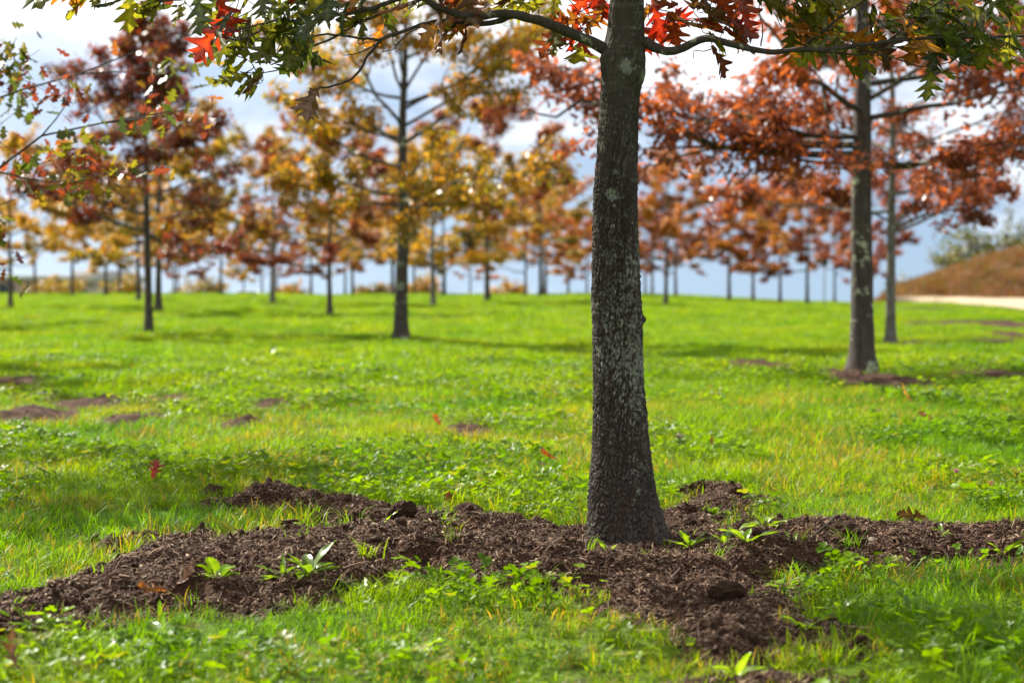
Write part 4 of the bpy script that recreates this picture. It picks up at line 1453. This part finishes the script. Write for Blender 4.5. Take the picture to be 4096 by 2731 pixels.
# farther oaks: a handful of shapes, each tree placed and sized on its own
KINDS = [gen_tree(30 + k, 4.5, 5.1 + 0.3 * (k % 3), 1.0 + 0.2 * (k % 3), 0.07, 15500, 0.098, 0.36, 0, (random.uniform(-.1, .1), 0), 0.15, None, None, 'bark') for k in range(7)]
FAR = [
    # px, py (photo pixels), distance if hidden by the ridge, height m, colours, label
    (42, 1232, None, 4.4, 'gold', 'golden yellow oak at the very left edge of the lawn'),
    (140, 1174, 92, 4.2, 'gold', 'yellow oak before the long low building'),
    (290, 1172, 84, 4.0, 'gold', 'yellow oak with a dark trunk left of the grey-roofed shed'),
    (423, 1176, 82, 4.3, 'bronze', 'green-gold oak whose trunk crosses the grey-roofed shed'),
    (477, 1172, 100, 4.2, 'gold', 'golden oak just right of the grey-roofed shed'),
    (554, 1206, None, 4.5, 'bronze', 'gold-brown oak just left of the dark red oak with the thin black trunk'),
    (634, 1248, None, 4.6, 'bronze', 'bronze-leaved oak just right of the dark red oak with the thin black trunk'),
    (697, 1176, 112, 4.0, 'crimson', 'small faded red oak far off at left, right of three close trunks'),
    (712, 1176, 125, 3.6, 'crimson', 'low red oak on the ridge beside the yellow bush'),
    (884, 1180, None, 4.6, 'olive', 'dark olive oak left of the white parked car'),
    (975, 1178, 118, 3.2, 'gold', 'tiny thin yellow oak right behind the white parked car'),
    (1048, 1178, 122, 3.4, 'orange', 'tiny orange oak at the right end of the white parked car'),
    (1090, 1216, None, 4.3, 'bronze', 'brown gold oak with a pale thin trunk, between the white car and the crimson oak'),
    (1107, 1178, 105, 3.6, 'rust', 'small rust oak close behind the brown gold oak with pale thin trunk'),
    (1244, 1180, None, 4.5, 'crimson', 'crimson oak on the ridge left of the red and gold oak'),
    (1318, 1263, None, 4.1, 'crimson', 'red oak with a straight dark trunk left of the forked gold oak'),
    (1381, 1172, 110, 3.9, 'bronze', 'far bronze oak, left of a pair on the ridge'),
    (1410, 1172, 96, 4.0, 'orange', 'far orange oak, right of a pair on the ridge'),
    (1571, 1176, 86, 4.6, 'bronze', 'dark-stemmed oak hidden behind the forked gold oak'),
    (1655, 1174, 104, 4.0, 'gold', 'far yellow oak just right of the forked gold oak'),
    (1732, 1230, None, 4.6, 'gold', 'yellow green oak with grey trunk, second right of the forked gold oak'),
    (1776, 1173, 84, 4.0, 'olive', 'round dark green oak on the ridge in the middle'),
    (1881, 1172, 128, 3.6, 'orange', 'faint thin oak on the far ridge in the middle'),
    (1949, 1206, None, 5.6, 'crimson', 'tall slender pinkish red oak right of the dark green one'),
    (2101, 1186, None, 4.3, 'orange', 'orange oak with a dark trunk, first left of the nearest trunk group'),
    (2163, 1183, 80, 4.4, 'bronze', 'bronze oak, left trunk of a close pair near the nearest trunk'),
    (2181, 1180, 94, 4.2, 'orange', 'orange oak, right trunk of a close pair near the nearest trunk'),
    (2273, 1170, 116, 4.0, 'orange', 'far orange oak on the ridge just left of the nearest trunk'),
    (2348, 1170, 124, 3.9, 'rust', 'far rust oak almost touching the left side of the nearest trunk'),
    (2581, 1160, 118, 3.9, 'rust', 'far rust oak almost touching the right side of the nearest trunk'),
    (2609, 1160, 108, 4.0, 'rust', 'far thin-trunked rust oak, second right of the nearest trunk'),
    (2663, 1219, None, 4.3, 'orange', 'round orange oak standing clear right of the nearest trunk'),
    (2702, 1188, None, 4.0, 'maroon', 'deep red oak half hidden by the round orange one'),
    (2917, 1168, 88, 4.0, 'orange', 'tan orange oak, first of the row along the ridge at right'),
    (3012, 1171, 90, 4.1, 'rust', 'second oak of the ridge row at right, rust coloured'),
    (3121, 1175, 86, 4.3, 'rust', 'third oak of the ridge row at right, rust coloured'),
    (3229, 1182, 84, 4.4, 'orange', 'fourth oak of the ridge row, left of the box on a pole'),
    (3338, 1195, None, 4.6, 'rust', 'rust oak just right of the box on a pole'),
    (3484, 1239, None, 4.8, 'rust', 'rust oak between the thick trunk and the slim pale trunk'),
]
for i, (px, py, d, hgt, colr, label) in enumerate(FAR):
    b = base_at(px, py, d)
    s = hgt / 4.2 * (1.14 if d else 0.98)
    plant('oak_tree', b, KINDS[i % 7], (colr, 'bark_pale' if i in (12, 20) else 'bark'), label, random.uniform(0, 6.28), s * random.uniform(0.88, 1.1), sz=s)
# the row goes on out of the picture to both sides, near enough to shade the lawn and to show from a step aside
for (x, y, hgt, colr, k, label) in ((-13.5, 38, 5.0, 'gold', 1, 'yellow oak beyond the left edge of the lawn'), (-9.2, 21, 5.0, 'bronze', 3, 'bronze oak outside the left of the picture'),
                                    (13.2, 40, 5.0, 'rust', 2, 'rust oak outside the right of the picture')):
    plant('oak_tree', (x, y, float(gh(x, y))), KINDS[k], (colr, 'bark'), label, 1.0 + k, hgt / 4.3)


# ------------------------------------------------------------------ bushes
def bush(px, py, d, w, h, mat, label, seed, z=None):
    r = np.random.default_rng(seed)
    rr = ray(px * Q, py * Q)
    x = rr[0] / rr[1] * d
    zb = float(gh(x, d)) if z is None else z(x, d)
    tb = Tubes(); P = []; var = []
    for k in range(26):
        a = r.uniform(0, 6.28); q = w / 2 * math.sqrt(r.random()); hh = h * r.uniform(0.45, 1.0) * (1 - 0.5 * (q / (w / 2)) ** 2)
        top = np.array([q * math.cos(a), q * math.sin(a), hh])
        tb.add(catmull(np.array([top * (0.15, 0.15, 0), top * (0.5, 0.5, 0.6), top]), 5), np.linspace(0.03, 0.008, 5), 4)
        m = 34
        P.append(top * np.array([1, 1, 1]) * r.uniform(0.55, 1.05, (m, 1)) + r.normal(0, 1, (m, 3)) * h * 0.09); var.append(np.clip(r.uniform(0.2, 0.8) + r.normal(0, 0.2, m), 0, 1))
    P = np.vstack(P); P[:, 2] = np.maximum(P[:, 2], 0.05)
    e = empty('bush', (x, d, zb))
    tag(e, label, 'bush', 'bushes along the ridge and hillside')
    obj('stems', tb.mesh('stems', M['bark']), e)
    obj('foliage', leaves_mesh('foliage', P, 0.09 * h + 0.08, np.concatenate(var), r), e, None, M[mat])


bush(4010, 1000, 128, 9.0, 3.2, 'bush_green', 'wide grey-green bush on top of the rusty hillside', 1, hill_z)
bush(3850, 1020, 132, 4.0, 2.2, 'bush_green', 'smaller grey-green bush left of the wide one on the hillside', 2, hill_z)
bush(3620, 1060, 150, 3.6, 2.6, 'bush_green', 'hazy bush behind the slim pale trunk at the foot of the hillside', 3)
bush(800, 1150, 128, 4.2, 1.6, 'bush_yellow', 'low yellow bush on the ridge left of the white parked car', 4)
bush(1170, 1160, 126, 2.4, 1.2, 'bronze', 'low brown bush on the ridge left of the crimson oak', 5)
bush(250, 1150, 118, 5.0, 1.5, 'bush_yellow', 'olive hedge-like bush between the low building and the shed', 6)

bush(500, 1150, 124, 3.4, 1.7, 'bush_yellow', 'yellow-green bush right of the grey-roofed shed', 7)
bush(1490, 1150, 130, 3.0, 1.4, 'olive', 'dull olive bush on the ridge left of the forked gold oak', 8)
bush(1700, 1150, 134, 3.0, 1.8, 'bronze', 'bronze bush on the ridge right of the forked gold oak', 9)
bush(2030, 1150, 132, 3.0, 1.4, 'bronze', 'low bronze bush on the ridge left of the close pair of trunks', 10)

# ------------------------------------------------------------------ buildings, car and box on a pole (all small and far)
M['roof_pale'] = simple('roof_pale', (0.62, 0.64, 0.66), 0.5, 0.06, 0.5)
M['roof_grey'] = simple('roof_grey', (0.36, 0.34, 0.33), 0.7, 0.15, 1.0)
M['wall_brown'] = simple('wall_brown', (0.34, 0.26, 0.2), 0.85, 0.15, 1.2)
M['wall_tan'] = simple('wall_tan', (0.40, 0.34, 0.28), 0.85, 0.1, 1.2)
M['teal'] = simple('teal_paint', (0.10, 0.26, 0.26), 0.5, 0.1, 1.0)
M['glass'] = simple('dark_glass', (0.03, 0.04, 0.05), 0.1, 0.1, 1.0, 0, 0.5)
M['white_paint'] = simple('white_paint', (0.75, 0.76, 0.78), 0.25, 0.03, 1.0, 0, 0.5)
M['rubber'] = simple('rubber', (0.02, 0.02, 0.02), 0.8, 0.1, 4)
M['metal'] = simple('metal', (0.35, 0.36, 0.37), 0.4, 0.1, 4, 0, 0.5, 0.8)
M['dark_wood'] = simple('dark_wood', (0.05, 0.035, 0.028), 0.8, 0.3, 12)
M['grey_post'] = simple('grey_post', (0.22, 0.22, 0.22), 0.6, 0.15, 6)


def box(name, lo, hi, mat, parent, bev=0.0):
    x0, y0, z0 = lo; x1, y1, z1 = hi
    v = np.array([(x0, y0, z0), (x1, y0, z0), (x1, y1, z0), (x0, y1, z0), (x0, y0, z1), (x1, y0, z1), (x1, y1, z1), (x0, y1, z1)])
    f = np.array([(0, 3, 2, 1), (4, 5, 6, 7), (0, 1, 5, 4), (1, 2, 6, 5), (2, 3, 7, 6), (3, 0, 4, 7)])
    o = obj(name, mesh_np(name, v, f, mat, False), parent)
    if bev:
        md = o.modifiers.new('bevel', 'BEVEL'); md.width = bev; md.segments = 2
    return o


def prism(name, pts, y0, y1, mat, parent):
    """(x,z) outline pushed along y"""
    n = len(pts)
    v = np.array([(x, y0, z) for x, z in pts] + [(x, y1, z) for x, z in pts])
    f = [tuple(range(n)), tuple(range(2 * n - 1, n - 1, -1))]
    q = np.array([(i, i + n, (i + 1) % n + n, (i + 1) % n) for i in range(n)])
    return obj(name, mesh_np(name, v, [np.array(f), q], mat, False), parent)


def place(px, d):
    r_ = ray(px * Q, 290); x = r_[0] / r_[1] * d
    return (x, d, float(gh(x, d)))


e = empty('low_building', place(70, 235))
tag(e, 'long low brown building with a pale flat roof far off at left', 'building')
box('wall', (-13, 0, 0), (7.5, 9, 3.5), M['wall_brown'], e)
box('roof', (-13.6, -0.6, 3.5), (8.1, 9.6, 4.0), M['roof_pale'], e, 0.05)
box('skirting', (-13.05, -0.05, 0), (7.55, -0.003, 1.1), M['teal'], e)
for k in range(6):
    w = box('window', (-11.5 + k * 3.1, -0.06, 1.7), (-9.7 + k * 3.1, -0.002, 2.9), M['glass'], e)
    box('sill', (-11.6 + k * 3.1, -0.16, 1.6), (-9.6 + k * 3.1, -0.06, 1.7), M['roof_pale'], w)
e = empty('shed', place(405, 225))
tag(e, 'small tan shed with a grey pitched roof far off at left', 'shed')
box('wall', (-3.6, 0, 0), (3.6, 6, 2.9), M['wall_tan'], e)
prism('roof', [(-4.2, 2.85), (4.2, 2.85), (3.0, 4.2), (-3.0, 4.2)], -0.5, 6.5, M['roof_grey'], e)
box('door', (-0.8, -0.07, 0), (0.8, -0.002, 2.2), M['roof_grey'], e)
for x in (-2.9, 1.6):
    box('window', (x, -0.06, 1.1), (x + 1.2, -0.002, 2.1), M['glass'], e)


def car(px, d, mat, label):
    e = empty('parked_car', place(px, d))
    tag(e, label, 'car')
    body = [(-2.2, 0.35), (2.2, 0.35), (2.25, 0.6), (2.15, 0.85), (1.2, 0.98), (0.55, 1.42), (-1.2, 1.45), (-1.95, 1.0), (-2.25, 0.9)]
    o = prism('body', body, -0.85, 0.85, mat, e)
    md = o.modifiers.new('bevel', 'BEVEL'); md.width = 0.08; md.segments = 3
    for s, ya, yb in ((-1, -0.87, -0.845), (1, 0.845, 0.87)):
        prism('window', [(-1.6, 1.02), (-0.4, 1.02), (-0.4, 1.36), (-1.15, 1.36)], ya, yb, M['glass'], e)
        prism('window', [(-0.3, 1.02), (1.0, 1.0), (0.5, 1.34), (-0.3, 1.36)], ya, yb, M['glass'], e)
        for x in (-1.35, 1.4):
            th = np.linspace(0, 2 * np.pi, 18, endpoint=False)
            w = prism('wheel', [(x + 0.33 * math.cos(t), 0.33 + 0.33 * math.sin(t)) for t in th], ya - 0.02 * s if s > 0 else ya - 0.02, yb + 0.02 if s > 0 else ya + 0.18, M['rubber'], e)
            prism('rim', [(x + 0.2 * math.cos(t), 0.33 + 0.2 * math.sin(t)) for t in th], ya - 0.03 if s < 0 else yb, ya - 0.02 if s < 0 else yb + 0.03, M['metal'], w)
    box('headlight', (2.12, -0.75, 0.6), (2.26, -0.45, 0.75), M['metal'], e)
    box('headlight', (2.12, 0.45, 0.6), (2.26, 0.75, 0.75), M['metal'], e)
    return e


car(1005, 190, M['white_paint'], 'white parked car beyond the ridge between thin trunks at left')
car(200, 200, M['teal'], 'dark teal parked car beyond the ridge before the low building')

p = base_at(3297, 1182, 76)
e = empty('nest_box', p)
tag(e, 'dark box on a thin grey pole between trunks on the right ridge', 'nest box')
tb = Tubes(); tb.add(np.array([(0, 0, -0.1), (0, 0, 0.8), (0, 0, 1.62)]), 0.028, 8); obj('pole', tb.mesh('pole', M['grey_post']), e)
box('box', (-0.12, -0.11, 1.62), (0.12, 0.11, 1.98), M['dark_wood'], e, 0.008)
prism('roof', [(-0.16, 1.97), (0.16, 1.97), (0.16, 2.0), (-0.16, 2.06)], -0.17, 0.15, M['dark_wood'], e)


# ------------------------------------------------------------------ small things on the ground
def surf(x, y):
    hh, d = mulch_h(np.array([x]), np.array([y]))
    return float(gh(x, y)) + max(0.0, float(hh[0]))


def clod_mesh(seed):
    r = np.random.default_rng(seed)
    import bmesh
    bm = bmesh.new()
    bmesh.ops.create_icosphere(bm, subdivisions=4, radius=1.0)
    me = bpy.data.meshes.new('clod')
    bm.to_mesh(me); bm.free()
    n = len(me.vertices)
    co = np.empty(n * 3, np.float32); me.vertices.foreach_get('co', co); co = co.reshape(-1, 3)
    s = seed * 3.1
    k = 0.62 + 0.5 * fbm(co[:, 0] * 1.6 + s, co[:, 1] * 1.6 + co[:, 2] * 1.1, seed, 3) + 0.42 * (fbm(co[:, 0] * 5 + s, co[:, 2] * 5 + co[:, 1] * 3, seed + 1, 3) - 0.5)
    co = co * k[:, None] * np.array([1.15, 0.9, 0.75])
    me.vertices.foreach_set('co', co.astype(np.float32).ravel())
    me.materials.append(M['clod'])
    me.update()
    return me


CL = [clod_mesh(300 + k) for k in range(4)]
CLODS = [
    (487, 1114, 0.055, 'crumbly clod at the far left tip of the back mulch arm'),
    (1072, 1176, 0.085, 'biggest dark clod on the mulch behind the left of the trunk'),
    (925, 1218, 0.06, 'dark clod in the gap between the two left mulch arms'),
    (815, 1188, 0.05, 'clod on the back mulch arm nearest the gap'),
    (985, 1228, 0.05, 'smaller clod right of the one in the gap between mulch arms'),
    (832, 1142, 0.035, 'small clod on the ridge of the back left mulch arm'),
    (437, 1240, 0.05, 'clod on the crest of the front left mulch arm'),
    (1602, 1122, 0.04, 'clod on top of the mulch heap behind the trunk on the right'),
    (1690, 1140, 0.055, 'clod at the right end of the heap behind the trunk'),
    (1942, 1255, 0.06, 'clod on the front face of the right mulch arm'),
    (1835, 1200, 0.035, 'small clod on the back edge of the right mulch arm'),
    (2232, 1200, 0.035, 'small clod near the right end of the right mulch arm'),
    (1670, 1395, 0.05, 'clod in the middle of the front mulch arm'),
    (1575, 1360, 0.04, 'clod on the upper part of the front mulch arm'),
    (1860, 1350, 0.035, 'clod on the right edge of the front mulch arm'),
]
for i, (px, py, s, label) in enumerate(CLODS):
    g = ground(px * S, py * S, 0.05)
    o = obj('clod', CL[i % 4], None, (g[0], g[1], surf(g[0], g[1]) + s * 0.3))
    o.scale = (s,) * 3; o.rotation_euler = (rng.uniform(-.4, .4), rng.uniform(-.4, .4), rng.uniform(0, 6.28))
    tag(o, label, 'clod', 'clods of mulch')
STONES = [(1830, 1385, 0.02, 'pale flat stone on the front mulch arm'), (1630, 1400, 0.012, 'small grey pebble in the middle of the front mulch arm'), (2000, 1262, 0.022, 'tan stone on the right mulch arm near a clod'),
          (2170, 1240, 0.018, 'tan stone near the right end of the right mulch arm'), (1900, 1228, 0.016, 'small tan stone on the right mulch arm nearest the trunk')]
for i, (px, py, s, label) in enumerate(STONES):
    g = ground(px * S, py * S, 0.05)
    o = obj('stone', CL[(i + 1) % 4], None, (g[0], g[1], surf(g[0], g[1]) + s * 0.4), M['stone'])
    o.scale = (s * 1.3, s, s * 0.7); o.rotation_euler = (0, 0, rng.uniform(0, 6.28))
    tag(o, label, 'stone', 'stones in the mulch')

FALLEN = [
    (350, 1108, 0.10, 'L_red', (R(75), R(20), R(20)), 0.05, 'red oak leaf standing upright in the grass at left'),
    (1280, 1068, 0.10, 'L_maroon', (R(20), R(10), R(70)), 0.06, 'dark red oak leaf in the grass left of the trunk'),
    (2132, 1192, 0.13, 'L_brown', (R(15), R(25), R(95)), 0.03, 'curled brown oak leaf lying on the right mulch arm'),
    (382, 1380, 0.09, 'L_orange', (R(10), R(-10), R(100)), 0.03, 'orange red oak leaf at the front edge of the left mulch arm'),
    (405, 1376, 0.07, 'L_brown', (R(25), R(15), R(-40)), 0.03, 'tan leaf scrap beside the orange red leaf on the mulch edge'),
    (1570, 1036, 0.10, 'L_brown', (R(60), R(0), R(10)), 0.05, 'brown leaf standing in the grass right of the trunk'),
    (1637, 1035, 0.06, 'L_maroon', (R(70), R(10), R(60)), 0.06, 'small dark leaf upright in the grass farther right of the trunk'),
    (1238, 1080, 0.05, 'L_brown', (R(40), R(0), R(-60)), 0.05, 'small brown leaf left of the dark red one by the trunk'),
    (2092, 926, 0.13, 'L_orange', (R(40), R(0), R(30)), 0.05, 'orange leaf far back on the lawn at right'),
    (2140, 972, 0.12, 'L_brown', (R(30), R(10), R(130)), 0.05, 'brown leaf on the lawn at right below the far orange leaf'),
    (2278, 1135, 0.06, 'L_orange', (R(50), R(0), R(0)), 0.05, 'small orange leaf in the grass at the right edge'),
    (1025, 1160, 0.06, 'L_maroon', (R(40), R(20), R(0)), 0.05, 'small dark red leaf behind the left mulch arm'),
    (45, 1552, 0.09, 'L_brown', (R(30), R(0), R(60)), 0.04, 'dark leaf in the grass at the bottom left corner'),
    (1010, 985, 0.08, 'L_maroon', (R(60), R(0), R(40)), 0.05, 'dark red leaf in the grass left of the trunk at mid distance'),
]
for i, (px, py, s, mat, rot, lift, label) in enumerate(FALLEN):
    g = ground(px * S, py * S, 0.03)
    me = CURLED[i % 4] if mat == 'L_brown' and s < 0.1 else LEAVES[i % 10]
    o = obj('fallen_leaf', me, None, (g[0], g[1], surf(g[0], g[1]) + lift), M[mat])
    o.scale = (s,) * 3; o.rotation_euler = rot
    tag(o, label, 'leaf', 'fallen leaves')

# a fallen twig on the right mulch arm
a = ground(1855 * S, 1262 * S, 0.06); b = ground(1925 * S, 1212 * S, 0.06)
tb = Tubes()
A = np.array([a[0], a[1], surf(a[0], a[1]) + 0.012]); B = np.array([b[0], b[1], surf(b[0], b[1]) + 0.05])
tb.add(catmull(np.array([A, (A + B) / 2 + (0.03, 0, 0.015), B]), 9), np.linspace(0.0035, 0.0015, 9), 5)
tb.add(catmull(np.array([(A + B) / 2 + (0.03, 0, 0.015), B + (-0.12, 0.02, 0.0)]), 5), np.linspace(0.002, 0.001, 5), 4)
tag(obj('fallen_twig', tb.mesh('fallen_twig', M['bark_twig'])), 'thin bare twig lying on the right mulch arm', 'twig')


# ------------------------------------------------------------------ weeds
def weed_leaf(kind, seed):
    r = np.random.default_rng(seed)
    n = 15
    t = np.linspace(0, 1, n)
    if kind == 'dandelion':
        w = 0.11 * np.sin(np.pi * t ** 0.8) ** 0.8 * (0.55 + 0.55 * (np.arange(n) % 3 == 1) + 0.15 * (np.arange(n) % 3 == 2)) + 0.012
    elif kind == 'dock':
        w = 0.17 * np.sin(np.pi * np.clip((t - 0.12) / 0.88, 0, 1) ** 0.75) ** 0.9 + 0.012
    else:
        w = 0.25 * np.sin(np.pi * np.clip((t - 0.3) / 0.7, 0, 1) ** 0.7) ** 0.8 + 0.01
    w[-1] = 0.003
    arch = r.uniform(0.15, 0.55)
    z = 0.6 * t - arch * t ** 2 * 1.1
    V, vein = [], []
    for i in range(n):
        for c in (-1, -0.5, 0, 0.5, 1):
            V.append((c * w[i], t[i] + (0.06 * abs(c) * (-1 if kind == 'dandelion' else 1)) * w[i], z[i] + 0.35 * abs(c) * w[i] + 0.02 * math.sin(11 * t[i] + 2 * c + seed)))
            vein.append(1.0 if c == 0 else 0.0)
    return mesh_np('weed_leaf', np.array(V), grid_faces(n, 5), M['weed'], True, {'vein': vein})


WL = {k: [weed_leaf(k, 400 + 10 * i + j) for j in range(3)] for i, k in enumerate(('dandelion', 'dock', 'round'))}
WEEDS = [
    (1395, 1262, 'dock', 6, 0.085, 'small leafy weed right in front of the nearest trunk'),
    (1585, 1262, 'dandelion', 7, 0.15, 'dandelion with jagged leaves at the right foot of the trunk'),
    (1490, 1275, 'dandelion', 4, 0.07, 'flat seedling just left of the dandelion at the trunk foot'),
    (1665, 1275, 'dock', 4, 0.085, 'pale green weed between the dandelion and the tall seedling'),
    (1712, 1290, 'dock', 6, 0.12, 'tall bright seedling on the mulch right of the trunk'),
    (1755, 1248, 'round', 6, 0.10, 'round-leaved weed on the right mulch arm'),
    (1820, 1275, 'dandelion', 6, 0.10, 'jagged weed below the round-leaved one on the right mulch arm'),
    (710, 1345, 'dock', 9, 0.14, 'broad-leaved dock plant in front of the left mulch arm'),
    (650, 1352, 'dandelion', 6, 0.11, 'jagged weed just left of the broad dock plant'),
    (500, 1365, 'round', 6, 0.11, 'small pale weed on the front edge of the left mulch arm'),
    (830, 1350, 'dandelion', 6, 0.12, 'thin weed right of the broad dock plant'),
    (1010, 1248, 'dandelion', 5, 0.08, 'low weed beside the clods between the left mulch arms'),
    (870, 1236, 'dandelion', 6, 0.10, 'spread flat weed on the crest of the left mulch'),
    (2160, 1256, 'dock', 5, 0.08, 'small weed in front of the right mulch arm'),
    (2300, 1270, 'dock', 5, 0.12, 'upright weed at the right edge in front of the mulch'),
    (1935, 1390, 'dock', 6, 0.12, 'dock plant at the right end of the front mulch arm'),
    (1800, 1330, 'round', 8, 0.09, 'clover-like weed where the front and right mulch arms meet'),
    (1640, 1190, 'dandelion', 7, 0.10, 'leafy weed in front of the heap behind the trunk'),
    (1845, 1445, 'dock', 5, 0.09, 'weed at the lower right edge of the front mulch arm'),
    (1690, 1535, 'dock', 4, 0.11, 'curled weed blade by the mulch spot at the bottom'),
    (200, 1500, 'dock', 6, 0.12, 'broad weed in the grass at the bottom left'),
    (360, 1460, 'round', 8, 0.11, 'bushy round-leaved weed in the grass below the left mulch arm'),
    (960, 1480, 'round', 9, 0.10, 'round-leaved weed in the grass at the bottom centre'),
    (1060, 1520, 'round', 9, 0.10, 'lowest round-leaved weed near the bottom centre'),
    (620, 812, 'dock', 9, 0.24, 'dark weed clump far back on the lawn between the two left trees'),
    (1000, 820, 'dock', 8, 0.22, 'dark weed clump on the lawn right of the forked gold oak'),
]
for i, (px, py, kind, n, s, label) in enumerate(WEEDS):
    g = ground(px * S, py * S, 0.03)
    e = empty('weed_plant', (g[0], g[1], surf(g[0], g[1]) - 0.005))
    tag(e, label, 'weed', 'weeds in and around the mulch')
    for q in range(n + 3):
        o = obj('leaf', WL[kind][q % 3], e)
        o.rotation_euler = (R(rng.uniform(-14, 30)), 0, q * 2.4 + rng.uniform(-0.5, 0.5))
        q_ = s * rng.uniform(0.5, 1.0); o.scale = (q_ * rng.uniform(0.7, 1.1), q_, q_)

# pink clover flower at the right
g = ground(2197 * S, 1113 * S, 0.06)
e = empty('clover_flower', (g[0], g[1], float(gh(g[0], g[1]))))
tag(e, 'single pink clover flower in the grass at right', 'flower')
M['pink'] = simple('pink_petal', (0.55, 0.16, 0.36), 0.7, 0.3, 200)
tb = Tubes(); tb.add(catmull(np.array([(0, 0, 0), (0.006, 0, 0.06), (0, 0, 0.12)]), 6), 0.0014, 5); obj('stem', tb.mesh('stem', M['weed']), e)
r_ = np.random.default_rng(5)
tb = Tubes()
for k in range(40):
    d = r_.normal(0, 1, 3); d[2] = abs(d[2]) * 1.1 - 0.2; d /= np.linalg.norm(d)
    tb.add(np.array([(0, 0, 0.12), np.array((0, 0, 0.122)) + d * 0.006, np.array((0, 0, 0.124)) + d * 0.0125]), np.array([0.001, 0.0018, 0.0008]), 4)
obj('petals', tb.mesh('petals', M['pink']), e)
